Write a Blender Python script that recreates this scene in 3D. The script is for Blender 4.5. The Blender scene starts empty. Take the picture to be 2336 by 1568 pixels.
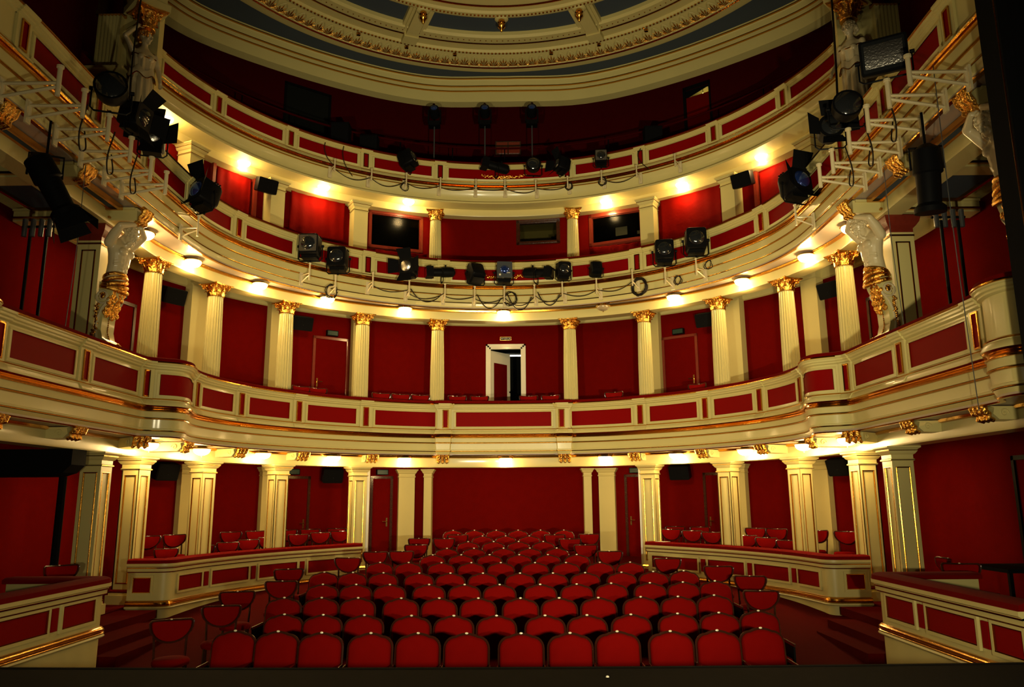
import bpy, bmesh, math, random
from mathutils import Vector, Matrix
random.seed(7)
SC = bpy.context.scene
COL = SC.collection
PI = math.pi

# ---------------------------------------------------------------- camera, world, lights, exposure
cam_data = bpy.data.cameras.new('camera')
cam_data.sensor_fit = 'HORIZONTAL'
cam_data.sensor_width = 36.0
cam_data.lens = 36.0 * 1782.0 / 2336.0
cam_data.clip_end = 200
cam = bpy.data.objects.new('camera', cam_data)
COL.objects.link(cam)
_yaw, _pit, _rol = 0.011495602673871012, 0.19779971669927895, -0.006414395915933373
cam.matrix_world = (Matrix.Translation((0.4545, 0.0, 2.22)) @ Matrix.Rotation(_yaw, 4, 'Z')
                    @ Matrix.Rotation(PI / 2 + _pit, 4, 'X') @ Matrix.Rotation(_rol, 4, 'Z'))
SC.camera = cam
SC.view_settings.view_transform = 'Standard'
SC.view_settings.look = 'None'
SC.view_settings.gamma = 1.0
SC.view_settings.use_curve_mapping = False
SC.view_settings.exposure = 0.0
SC.cycles.max_bounces = 6
SC.cycles.diffuse_bounces = 3
SC.cycles.glossy_bounces = 3
SC.cycles.transmission_bounces = 4
SC.cycles.transparent_max_bounces = 8
SC.cycles.caustics_reflective = False
SC.cycles.caustics_refractive = False
SC.cycles.sample_clamp_indirect = 6.0
world = bpy.data.worlds.new('stage_house_darkness')
SC.world = world
world.use_nodes = True
world.node_tree.nodes['Background'].inputs[0].default_value = (1.0, 0.72, 0.42, 1)
world.node_tree.nodes['Background'].inputs[1].default_value = 0.004

def spot(name, loc, target, power, color, size_deg, blend, radius):
    d = bpy.data.lights.new(name, 'SPOT')
    d.energy = power; d.color = color; d.spot_size = math.radians(size_deg); d.spot_blend = blend
    d.shadow_soft_size = radius
    o = bpy.data.objects.new(name, d); COL.objects.link(o)
    o.location = loc
    o.rotation_euler = (Vector(target) - Vector(loc)).to_track_quat('-Z', 'Y').to_euler()
    return o
# the stage work lights: two tungsten floods standing low on the stage, out of frame; the wide pair is added fill
WARM = (1.0, 0.86, 0.52)
spot('work_and_fill_light', (2.1, 2.4, 1.80), (0.9, 20, 8.3), 4300, WARM, 68, 1.0, 0.07)
spot('work_and_fill_light', (-1.5, 2.4, 1.80), (0.2, 20, 8.3), 2700, WARM, 66, 1.0, 0.07)
spot('work_and_fill_light', (2.3, 2.0, 1.80), (2.6, 20, 6.0), 1050, WARM, 125, 1.0, 0.07)  # added wide fill brightening the right side
spot('work_and_fill_light', (-1.7, 2.0, 1.80), (-1.6, 20, 5.8), 500, WARM, 125, 1.0, 0.07)  # added weaker fill brightening the left side
LAMP_COLOR = (1.0, 0.66, 0.26)
LAMP_POWER = 58.0
BOWL_GLOW = 14.0

# ---------------------------------------------------------------- materials
def mat(name, color, rough=0.5, metal=0.0, coat=0.0, sheen=0.0, bump=None, vary=None, emit=None, spec=0.5):
    m = bpy.data.materials.new(name); m.use_nodes = True
    nt = m.node_tree; b = nt.nodes['Principled BSDF']
    b.inputs['Base Color'].default_value = (*color, 1)
    b.inputs['Roughness'].default_value = rough
    b.inputs['Metallic'].default_value = metal
    b.inputs['Coat Weight'].default_value = coat
    b.inputs['Coat Roughness'].default_value = 0.12
    b.inputs['Specular IOR Level'].default_value = spec
    b.inputs['Sheen Weight'].default_value = sheen
    tc = None
    if bump or vary:
        tc = nt.nodes.new('ShaderNodeTexCoord')
    if bump:
        n = nt.nodes.new('ShaderNodeTexNoise'); n.inputs['Scale'].default_value = bump[0]; n.inputs['Detail'].default_value = 4
        bp = nt.nodes.new('ShaderNodeBump'); bp.inputs['Strength'].default_value = bump[1]; bp.inputs['Distance'].default_value = bump[2] if len(bump) > 2 else 0.01
        nt.links.new(tc.outputs['Object'], n.inputs['Vector']); nt.links.new(n.outputs['Fac'], bp.inputs['Height'])
        nt.links.new(bp.outputs['Normal'], b.inputs['Normal'])
    if vary:
        n = nt.nodes.new('ShaderNodeTexNoise'); n.inputs['Scale'].default_value = vary[0]; n.inputs['Detail'].default_value = 5
        r = nt.nodes.new('ShaderNodeMix'); r.data_type = 'RGBA'
        r.inputs[6].default_value = (*[c * (1 - vary[1]) for c in color], 1)
        r.inputs[7].default_value = (*[min(1, c * (1 + vary[1])) for c in color], 1)
        nt.links.new(tc.outputs['Object'], n.inputs['Vector']); nt.links.new(n.outputs['Fac'], r.inputs[0])
        nt.links.new(r.outputs[2], b.inputs['Base Color'])
    if emit:
        b.inputs['Emission Color'].default_value = (*emit[0], 1); b.inputs['Emission Strength'].default_value = emit[1]
    return m
CREAM = mat('cream_gloss_paint', (0.60, 0.515, 0.205), 0.36, coat=0.2, vary=(1.3, 0.06), spec=0.35)
CREAM2 = mat('cream_wall_paint', (0.58, 0.49, 0.19), 0.55, vary=(2.0, 0.06), spec=0.3)
WHITE = mat('white_gloss_paint', (0.72, 0.66, 0.50), 0.4, coat=0.2)
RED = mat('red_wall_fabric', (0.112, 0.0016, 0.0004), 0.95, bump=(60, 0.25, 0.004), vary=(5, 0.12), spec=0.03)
REDSHADE = mat('red_darkened_for_shade', (0.040, 0.0012, 0.0014), 0.95, vary=(5, 0.12), spec=0.03)  # wall red darkened so the colour carries the shade of the gallery
REDP = mat('red_lacquer_panel', (0.21, 0.0022, 0.0018), 0.5, vary=(3, 0.05), spec=0.03)
VELVET = mat('red_velvet', (0.13, 0.0018, 0.0012), 0.95, spec=0.04)
SEATRED = mat('crimson_upholstery', (0.20, 0.0018, 0.0008), 0.9, vary=(9, 0.08), spec=0.05)
CURTAIN = mat('scarlet_curtain_cloth', (0.13, 0.0016, 0.0003), 0.8, bump=(7, 0.35, 0.03), spec=0.03)
GOLD = mat('gold_leaf', (0.62, 0.29, 0.04), 0.18, 1.0, bump=(55, 0.2, 0.004), vary=(30, 0.10))
GOLDC = mat('carved_gold_leaf', (0.82, 0.42, 0.07), 0.25, 1.0, bump=(34, 0.8, 0.02))
WOOD = mat('dark_varnished_wood', (0.045, 0.012, 0.006), 0.22, coat=0.5, vary=(14, 0.3))
WOODR = mat('red_brown_varnished_wood', (0.16, 0.018, 0.008), 0.3, coat=0.4, vary=(14, 0.25))
BLACK = mat('black_metal', (0.0035, 0.0035, 0.004), 0.5, spec=0.07)
BLACK2 = mat('matt_black_flap', (0.0045, 0.0045, 0.005), 0.85, spec=0.05)
GREY = mat('grey_metal', (0.10, 0.11, 0.12), 0.4, 0.6)
RUBBER = mat('black_rubber_cable', (0.012, 0.007, 0.004), 0.6, spec=0.2)
LENS = mat('lens_glass', (0.05, 0.055, 0.06), 0.06, 0.75, coat=1.0)
LENSB = mat('blue_lens_glass', (0.05, 0.12, 0.55), 0.10, 0.85, coat=1.0)
SILVER = mat('silver_reflector', (0.75, 0.72, 0.66), 0.28, 1.0, bump=(40, 0.6, 0.01))
POST = mat('ivory_painted_metal', (0.62, 0.52, 0.30), 0.4, coat=0.2)
BLUEG = mat('blue_grey_ceiling_paint', (0.050, 0.064, 0.080), 0.8, vary=(0.8, 0.08), spec=0.2)
SOFFIT = mat('dusty_pink_soffit_paint', (0.40, 0.31, 0.23), 0.38, coat=0.15)
STAGE = mat('black_stage_boards', (0.006, 0.005, 0.004), 0.9, bump=(25, 0.2, 0.004), vary=(8, 0.3), spec=0.03)
CARPET = mat('red_carpet', (0.065, 0.002, 0.0015), 0.95, bump=(120, 0.4, 0.004), spec=0.02)
DARK = mat('unlit_interior_dark', (0.006, 0.0065, 0.005), 0.9, spec=0.1)  # near-black colour stands in for the darkness of unlit interiors
STATUE = mat('ivory_plaster', (0.60, 0.50, 0.29), 0.3, coat=0.3)
PAPER = mat('white_paper', (0.72, 0.66, 0.5), 0.8)
BRASS = mat('polished_brass', (0.9, 0.62, 0.22), 0.2, 1.0)
PLAQUE = mat('ivory_number_disc', (0.82, 0.74, 0.50), 0.25, coat=0.4)
GREEN = mat('dark_green_sign_face', (0.004, 0.03, 0.02), 0.4)
TUBE = mat('lit_fluorescent_tube', (1, 1, 1), 0.5, emit=((1.0, 0.95, 0.85), 6.0))
BULB = mat('lit_corridor_bulb', (1, 1, 1), 0.5, emit=((1.0, 0.75, 0.25), 22.0))
LEDR = mat('red_indicator_light', (0.3, 0.0, 0.0), 0.5, emit=((1.0, 0.05, 0.02), 1.2))
BOWL = mat('lit_opal_bowl_glass', (1.0, 0.9, 0.7), 0.3, emit=((1.0, 0.78, 0.42), BOWL_GLOW))
BOWLOFF = mat('unlit_opal_bowl_glass', (0.42, 0.32, 0.18), 0.12, coat=0.8)
PANE = bpy.data.materials.new('booth_window_glass'); PANE.use_nodes = True
_n = PANE.node_tree; _n.nodes.clear()
_o = _n.nodes.new('ShaderNodeOutputMaterial'); _mx = _n.nodes.new('ShaderNodeMixShader'); _t = _n.nodes.new('ShaderNodeBsdfTransparent'); _g = _n.nodes.new('ShaderNodeBsdfGlossy')
_t.inputs[0].default_value = (0.55, 0.55, 0.5, 1); _g.inputs['Roughness'].default_value = 0.22; _mx.inputs[0].default_value = 0.006
_n.links.new(_t.outputs[0], _mx.inputs[1]); _n.links.new(_g.outputs[0], _mx.inputs[2]); _n.links.new(_mx.outputs[0], _o.inputs[0])

# ---------------------------------------------------------------- object helpers
def tag(o, label, cat, group=None, kind=None):
    if label: o['label'] = label
    if cat: o['category'] = cat
    if group: o['group'] = group
    if kind: o['kind'] = kind
    return o
def thing(name, label, cat, loc=(0, 0, 0), rz=0.0, group=None):
    o = bpy.data.objects.new(name, None); COL.objects.link(o)
    o.location = loc; o.rotation_euler = (0, 0, rz); o.empty_display_size = 0.1
    return tag(o, label, cat, group)
def struct(o, label=None, cat='room'):
    o['kind'] = 'structure'
    if label: o['label'] = label
    o['category'] = cat
    return o
def copy_tree(o, parent=None):
    c = o.copy(); COL.objects.link(c); c.parent = parent
    for ch in list(o.children): copy_tree(ch, c)
    return c
def place(proto, loc, rz, label, group=None, first=[]):
    if proto in first: o = copy_tree(proto)
    else: first.append(proto); o = proto
    o.location = loc; o.rotation_euler = (0, 0, rz); o['label'] = label
    if group: o['group'] = group
    return o
class MB:
    def __init__(s): s.v = []; s.f = []
    def add(s, v, f):
        k = len(s.v); s.v += [tuple(p) for p in v]; s.f += [tuple(i + k for i in q) for q in f]; return s
    def box(s, x0, x1, y0, y1, z0, z1, M=None):
        v = [(x, y, z) for z in (z0, z1) for y in (y0, y1) for x in (x0, x1)]
        if M is not None: v = [tuple(M @ Vector(p)) for p in v]
        return s.add(v, [(0, 2, 3, 1), (4, 5, 7, 6), (0, 1, 5, 4), (2, 6, 7, 3), (0, 4, 6, 2), (1, 3, 7, 5)])
    def loft(s, rings, closed=True, caps=True):
        n = len(rings[0]); k = len(s.v)
        for r in rings: s.v += [tuple(p) for p in r]
        for i in range(len(rings) - 1):
            for j in range(n if closed else n - 1):
                a = k + i * n + j; b = k + i * n + (j + 1) % n
                s.f.append((a, b, b + n, a + n))
        if caps and closed:
            s.f.append(tuple(k + j for j in reversed(range(n)))); s.f.append(tuple(k + (len(rings) - 1) * n + j for j in range(n)))
        return s
    def lathe(s, prof, n=16, c=(0, 0, 0), M=None, caps=True):
        rings = []
        for r, z in prof:
            ring = [(r * math.cos(2 * PI * j / n), r * math.sin(2 * PI * j / n), z) for j in range(n)]
            ring = [Vector(p) for p in ring]
            if M is not None: ring = [M @ p for p in ring]
            rings.append([(p.x + c[0], p.y + c[1], p.z + c[2]) for p in ring])
        return s.loft(rings, True, caps)
    def tube(s, pts, r, n=6, caps=True):
        pts = [Vector(p) for p in pts]; rings = []; up = Vector((0, 0, 1)); prev = None
        for i, p in enumerate(pts):
            t = (pts[min(i + 1, len(pts) - 1)] - pts[max(i - 1, 0)])
            if t.length < 1e-9: t = Vector((0, 0, 1))
            t.normalize()
            if prev is None:
                a = up if abs(t.z) < 0.95 else Vector((1, 0, 0)); x = a.cross(t).normalized()
            else:
                x = prev - t * prev.dot(t)
                x = x.normalized() if x.length > 1e-6 else t.orthogonal().normalized()
            prev = x; y = t.cross(x)
            rr = r[i] if isinstance(r, (list, tuple)) else r
            rings.append([p + (x * math.cos(2 * PI * j / n) + y * math.sin(2 * PI * j / n)) * rr for j in range(n)])
        return s.loft(rings, True, caps)
    def prism(s, poly, z0, z1):
        n = len(poly)
        return s.loft([[(x, y, z0) for x, y in poly], [(x, y, z1) for x, y in poly]])
    def sweep(s, C, us, prof, closed=False, ends=True):
        """profile of (offset towards the hall, height) carried along the plan curve"""
        k = len(s.v); n = len(prof); m = len(us)
        for u in us:
            nx, ny = C.nrm(u); x, y = C.raw(u)
            for d, z in prof: s.v.append((x + nx * d, y + ny * d, z))
        for i in range(m - 1):
            for j in range(n if closed else n - 1):
                a = k + i * n + j; b = k + i * n + (j + 1) % n
                s.f.append((a, b, b + n, a + n))
        if closed and ends:
            s.f.append(tuple(k + j for j in reversed(range(n)))); s.f.append(tuple(k + (m - 1) * n + j for j in range(n)))
        return s
    def xform(s, M, start=0):
        s.v[start:] = [tuple(M @ Vector(p)) for p in s.v[start:]]; return s
    def ob(s, name, m, parent=None, smooth=True, angle=32):
        me = bpy.data.meshes.new(name); me.from_pydata(s.v, [], s.f)
        bm = bmesh.new(); bm.from_mesh(me); bmesh.ops.recalc_face_normals(bm, faces=bm.faces); bm.to_mesh(me); bm.free()
        me.materials.append(m)
        if smooth:
            me.polygons.foreach_set('use_smooth', [True] * len(me.polygons)); me.set_sharp_from_angle(angle=math.radians(angle))
        o = bpy.data.objects.new(name, me); COL.objects.link(o)
        if parent: o.parent = parent
        return o
def rrect(w, h, r, n=4, cx=0, cy=0):
    out = []
    for qx, qy, a0 in ((1, 1, 0), (-1, 1, 90), (-1, -1, 180), (1, -1, 270)):
        for i in range(n + 1):
            a = math.radians(a0 + 90 * i / n)
            out.append((cx + qx * (w / 2 - r) + r * math.cos(a), cy + qy * (h / 2 - r) + r * math.sin(a)))
    return out
def facing(n): return math.atan2(n[0], -n[1])     # turns local -Y towards n
ORD = ['', 'first', 'second', 'third', 'fourth', 'fifth', 'sixth', 'seventh', 'eighth', 'ninth', 'tenth', 'eleventh', 'twelfth', 'thirteenth', 'fourteenth', 'fifteenth']

YC=14.0
def catmull(P,n=8):
    out=[]
    Q=[(2*P[0][0]-P[1][0],2*P[0][1]-P[1][1])]+list(P)+[(2*P[-1][0]-P[-2][0],2*P[-1][1]-P[-2][1])]
    for i in range(1,len(Q)-2):
        for k in range(n):
            t=k/n
            out.append(tuple(0.5*((2*Q[i][j])+(-Q[i-1][j]+Q[i+1][j])*t+(2*Q[i-1][j]-5*Q[i][j]+4*Q[i+1][j]-Q[i+2][j])*t*t+(-Q[i-1][j]+3*Q[i][j]-3*Q[i+1][j]+Q[i+2][j])*t**3) for j in (0,1)))
    out.append(tuple(P[-1]))
    return out
def arc(r,a0,a1,n):
    # angle measured from the hall axis (towards the back), positive to the right
    return [(r*math.sin(a0+(a1-a0)*i/n),YC+r*math.cos(a0+(a1-a0)*i/n)) for i in range(n+1)]
class Curve:
    """plan curve given from the hall axis to the right end; mirrored to the left; u = signed arc length from the axis"""
    def __init__(s,half):
        s.p=half; s.L=[0]
        for a,b in zip(half,half[1:]): s.L.append(s.L[-1]+math.dist(a,b))
        s.len=s.L[-1]
    def raw(s,u):
        v=min(max(abs(u),0),s.len)
        i=0
        while i<len(s.L)-2 and s.L[i+1]<v: i+=1
        t=(v-s.L[i])/max(1e-9,s.L[i+1]-s.L[i]); a,b=s.p[i],s.p[i+1]
        return (a[0]+(b[0]-a[0])*t)*(1 if u>=0 else -1), a[1]+(b[1]-a[1])*t
    def nrm(s,u):
        h=.06; a=s.raw(u-h); b=s.raw(u+h)
        if abs(u)>s.len-h:
            k=1 if u>0 else -1; a=s.raw(k*(s.len-2*h)); b=s.raw(k*s.len)
            if k<0: a,b=b,a
        tx,ty=b[0]-a[0],b[1]-a[1]; l=math.hypot(tx,ty) or 1
        return (ty/l,-tx/l) # towards the audience centre
    def at(s,u,d=0):
        x,y=s.raw(u); n=s.nrm(u); return x+n[0]*d,y+n[1]*d
    def near(s,x,y):
        best=min(range(-400,401),key=lambda k:math.dist(s.raw(k*s.len/400),(x,y)))
        return best*s.len/400
    def us(s,u0,u1,step=.25):
        k=[u0,u1]
        for i,l in enumerate(s.L):
            for q in (l,-l):
                if u0<q<u1 : k.append(q)
        k=sorted(k); out=[k[0]]
        for q in k[1:]:
            if q-out[-1]>.004: out.append(q)
        return out
T1=Curve([(1.34*i/6,19.93-.06*(i/6)**2) for i in range(7)]+[(1.36,19.80),(1.70,19.77),(1.72,19.86)]+
  catmull([(1.72,19.86),(2.6,19.53),(3.39,19.05),(4.15,18.42),(4.72,17.75),(5.2,17.0),(5.52,16.3),(5.72,15.6),(5.80,14.9),(5.74,14.45),(5.62,14.1),(5.58,13.85),(5.64,13.66),(5.8,13.53),(6.0,13.4),(6.09,13.2),(6.1,12.4),(6.12,11.4),(6.14,9.6),(6.1,9.3),(5.95,9.1),(5.9,8.8),(6.0,8.55),(6.4,8.45)],5))
T2=Curve(arc(6.2,0,1.0,24)+catmull([(5.2170,17.3499),(5.72,16.4),(5.98,15.5),(6.06,14.6),(6.06,13),(6.04,11.3),(6.0,10.2),(5.96,9.3),(5.95,8.0)],5)[1:])
T3=Curve(arc(7.5,0,1.42,36)+[(7.46,14.95),(7.47,14.8)])

# ---------------------------------------------------------------- the shell of the house
COLC = Curve(catmull([(0, 20.62), (1.76, 20.36), (3.62, 19.6), (5.2, 18.3), (6.28, 16.65), (6.8, 14.8), (6.78, 13.2), (6.75, 11), (6.75, 7.8)], 6))
PIER = [(1.76, 20.36), (3.62, 19.6), (5.2, 18.3), (6.28, 16.65), (6.8, 14.8)]
WALLC = Curve(arc(8.3, 0, PI / 2, 40) + [(8.3, 11), (8.3, 7.7)])
WALL2 = Curve(arc(8.15, 0, PI / 2, 40) + [(8.15, 13.9)])
WALL3 = Curve(arc(10.2, 0, PI / 2, 40) + [(10.2, 13.4)])
CORN = Curve(catmull([(0, 22.75), (2.54, 22.6), (5.2, 21.34), (7.8, 19.3), (8.7, 17.9), (9.15, 16.2), (9.2, 14), (9.2, 11), (9.2, 7.8)], 6))
def steps(C, u0, u1, s=0.22):
    n = max(1, int(math.ceil((u1 - u0) / s))); return [u0 + (u1 - u0) * i / n for i in range(n + 1)]
def annulus(Ca, da, Cb, db, za, zb=None, th=0.04, n=140, frac=1.0):
    zb = za if zb is None else zb; mb = MB(); rings = []
    for i in range(-n, n + 1):
        t = i / n * frac; a = Ca.at(t * Ca.len, da); b = Cb.at(t * Cb.len, db)
        rings.append([(a[0], a[1], za), (b[0], b[1], zb), (b[0], b[1], zb + th), (a[0], a[1], za + th)])
    return mb.loft(rings)
def wall_mesh(C, z0, z1, holes=(), th=0.12, u0=None, u1=None):
    u0 = -C.len if u0 is None else u0; u1 = C.len if u1 is None else u1
    cuts = sorted({u0, u1} | {h[0] for h in holes} | {h[1] for h in holes}); mb = MB()
    for a, b in zip(cuts, cuts[1:]):
        zs = [(z0, z1)]
        for h in holes:
            if h[0] < (a + b) / 2 < h[1]:
                zs = [p for q in zs for p in ((q[0], min(q[1], h[2])), (max(q[0], h[3]), q[1])) if p[1] - p[0] > 0.01]
        for p, q in zs: mb.sweep(C, steps(C, a, b), [(0, p), (0, q), (-th, q), (-th, p)], True)
    return mb
def floor_z(y): return 0.069 * (y - 9.5) - 0.1

# stalls floor, raked
mb = MB(); mb.loft([[(-8.4, y, floor_z(max(y, 6.3))), (8.4, y, floor_z(max(y, 6.3))), (8.4, y, -0.6), (-8.4, y, -0.6)] for y in (6.32, 9.5, 14, 18, 22.6)])
struct(mb.ob('floor', CARPET), 'raked red carpeted stalls floor under the seat rows', 'floor')

UD = WALLC.near(0.62, 22.28)                                            # half width of the open balcony door hole
def uw(C, x, y): return C.near(x, y)
struct(wall_mesh(WALLC, -0.4, 3.36, [(-uw(WALLC, 3.61, 21.48), -uw(WALLC, 3.14, 21.68), -1, 2.86)][:0]).ob('wall_back', RED), 'curved dark red wall around the stalls', 'wall')
struct(wall_mesh(WALLC, 3.6, 7.52, [(-0.47, 0.50, 3, 6.56)]).ob('wall_back', RED), 'curved red wall behind the first balcony columns', 'wall')
W2H = [(uw(WALL2, -3.80, 21.15), uw(WALL2, -2.44, 21.72), 9.36, 10.36), (uw(WALL2, 0.42, 22.1), uw(WALL2, 1.57, 21.95), 9.70, 10.33), (uw(WALL2, 2.53, 21.71), uw(WALL2, 3.86, 21.1), 9.50, 10.32)]
struct(wall_mesh(WALL2, 7.6, 10.95, W2H).ob('wall_back', RED), 'curved red wall behind the second balcony with booth windows', 'wall')
UL0, UL1 = uw(WALL3, 5.70, 22.5), uw(WALL3, 6.30, 22.05)
struct(wall_mesh(WALL3, 10.8, 15.45, [(UL0, UL1, 12.4, 14.72)]).ob('wall_back', REDSHADE), 'unlit dark red wall at the back of the top gallery', 'wall')
for s, nm in ((-1, 'wall_left'), (1, 'wall_right')):
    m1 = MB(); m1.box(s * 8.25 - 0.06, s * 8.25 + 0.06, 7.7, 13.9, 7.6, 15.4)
    struct(m1.ob(nm, REDSHADE), 'dark red side wall above the stage box on the %s' % ('left' if s < 0 else 'right'), 'wall')

# ceiling with cornice and circular moulding
CX, CY, CZ = 0.0, 13.85, 15.35
mb = MB(); mb.loft([[(-10.5, 7.6, z), (10.5, 7.6, z), (10.5, 24.6, z), (-10.5, 24.6, z)] for z in (CZ + 0.11, CZ + 0.2)])
ceil = struct(mb.ob('ceiling', BLUEG, smooth=False), 'blue grey auditorium ceiling', 'ceiling')
mb = MB(); mb.lathe([(8.0, CZ), (10.9, CZ), (10.9, CZ + 0.1), (8.0, CZ + 0.1)], 128, (CX, CY, 0)); mb.f = [q for q in mb.f if len(q) == 4]
mb.ob('outer_field', BLUEG, ceil)
def ring(name, m, prof, n=160):
    b = MB(); b.lathe(prof + [prof[0]], n, (CX, CY, 0), caps=False); return b.ob(name, m, ceil)
ring('outer_ring', CREAM2, [(8.27, CZ), (8.27, CZ - 0.10), (8.20, CZ - 0.12), (8.10, CZ - 0.12), (8.06, CZ - 0.20), (7.84, CZ - 0.22), (7.80, CZ - 0.16), (7.36, CZ - 0.06), (7.30, CZ - 0.1), (7.2, CZ - 0.1), (7.16, CZ - 0.03), (6.86, CZ - 0.03), (6.55, CZ - 0.03), (6.50, CZ - 0.07), (6.45, CZ), (6.45, CZ + 0.12), (8.27, CZ + 0.12)])
ring('gilt_line', GOLD, [(6.84, CZ - 0.06), (6.80, CZ - 0.045), (6.84, CZ - 0.03), (6.88, CZ - 0.045)])
ring('gilt_line', GOLD, [(7.83, CZ - 0.25), (7.79, CZ - 0.22), (7.83, CZ - 0.19), (7.87, CZ - 0.22)])
ring('inner_ring', CREAM2, [(5.58, CZ + 0.1), (5.58, CZ - 0.04), (5.5, CZ - 0.08), (5.42, CZ - 0.08), (5.38, CZ - 0.14), (5.25, CZ - 0.14), (5.2, CZ - 0.08), (4.3, CZ - 0.08), (4.3, CZ + 0.1)])
ring('gilt_line', GOLD, [(4.98, CZ - 0.12), (4.93, CZ - 0.1), (4.98, CZ - 0.08), (5.03, CZ - 0.1)])
# rope mouldings: rows of small beads
for r, z, nb in ((7.22, CZ - 0.115, 420), (5.32, CZ - 0.15, 320)):
    b = MB()
    for i in range(nb):
        a = 2 * PI * i / nb
        if math.cos(a) < -0.1: continue
        x, y = CX + r * math.sin(a), CY + r * math.cos(a)
        b.lathe([(0.0, -0.03), (0.03, -0.012), (0.033, 0.015), (0.02, 0.04)], 5, (x, y, z))
    b.ob('rope_moulding', GOLD, ceil)
# palmette frieze
b = MB(); b2 = MB(); NP = 164
for i in range(NP):
    a = 2 * PI * i / NP
    if math.cos(a) < 0.05: continue
    M = Matrix.Translation((CX, CY, 0)) @ Matrix.Rotation(-a, 4, 'Z') @ Matrix.Translation((0, 7.79, CZ - 0.185)) @ Matrix.Rotation(math.radians(-13), 4, 'X')
    for k in range(-3, 4):
        t = k * 0.36; L = 0.34 - 0.035 * abs(k); w = 0.022; st = len(b.v)
        b.add([(0, 0, 0), (-w, -L * 0.6, -0.02), (0, -L * 0.6, -0.055), (w, -L * 0.6, -0.02), (0, -L, -0.01)], [(0, 1, 2), (0, 2, 3), (1, 4, 2), (2, 4, 3)])
        b.xform(M @ Matrix.Rotation(t, 4, 'Z'), st)
    st = len(b2.v)
    b2.tube([(0.135 * math.cos(q) , -0.40 * math.sin(q), -0.02) for q in [PI * j / 8 for j in range(9)]], 0.014, 4)
    b2.xform(M, st)
b.ob('palmette_frieze', GOLDC, ceil, smooth=False); b2.ob('palmette_arches', CREAM2, ceil)
# ribs between the rings with coffer frames, dots
b = MB(); bg = MB()
for k in range(-4, 4):
    a = math.radians(22.5 + 45 * k)
    M = Matrix.Translation((CX, CY, 0)) @ Matrix.Rotation(-a, 4, 'Z')
    st = len(b.v)
    b.box(-0.34, 0.34, 5.5, 6.55, CZ - 0.03, CZ + 0.12); b.box(-0.17, 0.17, 5.35, 6.9, CZ - 0.13, CZ - 0.02); b.box(-0.21, 0.21, 6.75, 7.12, CZ - 0.17, CZ - 0.02)
    b.box(-0.26, -0.2, 5.5, 6.6, CZ - 0.07, CZ); b.box(0.2, 0.26, 5.5, 6.6, CZ - 0.07, CZ)
    b.xform(M, st)
    st = len(bg.v); bg.lathe([(0.0, -0.06), (0.055, -0.05), (0.06, 0.02), (0.0, 0.03)], 10, (0, 7.33, CZ - 0.13)); bg.xform(M, st)
    st = len(bg.v); bg.lathe([(0.0, -0.06), (0.055, -0.05), (0.06, 0.02), (0.0, 0.03)], 10, (0, 7.33, CZ - 0.13)); bg.xform(Matrix.Translation((CX, CY, 0)) @ Matrix.Rotation(-a - math.radians(22.5 / 2), 4, 'Z'), st)
    st = len(bg.v); bg.lathe([(0.0, -0.06), (0.055, -0.05), (0.06, 0.02), (0.0, 0.03)], 10, (0, 7.33, CZ - 0.13)); bg.xform(Matrix.Translation((CX, CY, 0)) @ Matrix.Rotation(-a + math.radians(22.5 / 2), 4, 'Z'), st)
for i in range(260):
    a = 2 * PI * i / 260
    if math.cos(a) > 0.1:
        st = len(bg.v); bg.lathe([(0.0, -0.02), (0.018, -0.012), (0.02, 0.0)], 5, (CX + 6.68 * math.sin(a), CY + 6.68 * math.cos(a), CZ - 0.035))
b.ob('ribs', CREAM2, ceil); bg.ob('gilt_studs', GOLD, ceil)
# pendants of the inner ring
pend = None
for k, lab in ((0, 'gold drop pendant hanging under the middle of the inner ceiling ring'), (-1, 'gold drop pendant at the left rib of the ceiling'), (1, 'gold drop pendant at the right rib of the ceiling')):
    a = math.radians(22.5 * k); p = (CX + 5.5 * math.sin(a), CY + 5.5 * math.cos(a), CZ - 0.1)
    if pend is None:
        pend = thing('ceiling_pendant', lab, 'ceiling ornament', p, 0, 'gold pendants of the ceiling ring')
        MB().lathe([(0.0, 0.0), (0.17, 0.0), (0.19, -0.03), (0.13, -0.07), (0.0, -0.07)], 16).ob('rosette', CREAM2, pend)
        MB().lathe([(0.0, -0.05), (0.09, -0.07), (0.11, -0.14), (0.075, -0.17), (0.10, -0.20), (0.105, -0.27), (0.06, -0.33), (0.035, -0.40), (0.0, -0.43)], 14).ob('drop', GOLD, pend)
    else:
        c = copy_tree(pend); c.location = p; c['label'] = lab

# entablature under the ceiling
t = struct(MB().sweep(CORN, CORN.us(-CORN.len, CORN.len), [(0, 14.6), (0, 14.94), (0.07, 14.97), (0.07, 15.06), (0.14, 15.1), (0.16, 15.24), (0.22, 15.30), (0.22, CZ + 0.02), (-0.35, CZ + 0.02), (-0.35, 14.6)], True).ob('trim_1', CREAM), 'cream entablature with gilt lines under the ceiling', 'cornice')
for d, z in ((0.035, 14.955), (0.105, 15.08), (0.215, 15.285)):
    MB().sweep(CORN, CORN.us(-CORN.len, CORN.len), [(d - 0.03, z + 0.02), (d + 0.02, z + 0.012), (d + 0.02, z - 0.012), (d - 0.03, z - 0.02)], True).ob('gilt_line', GOLD, t)

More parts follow.
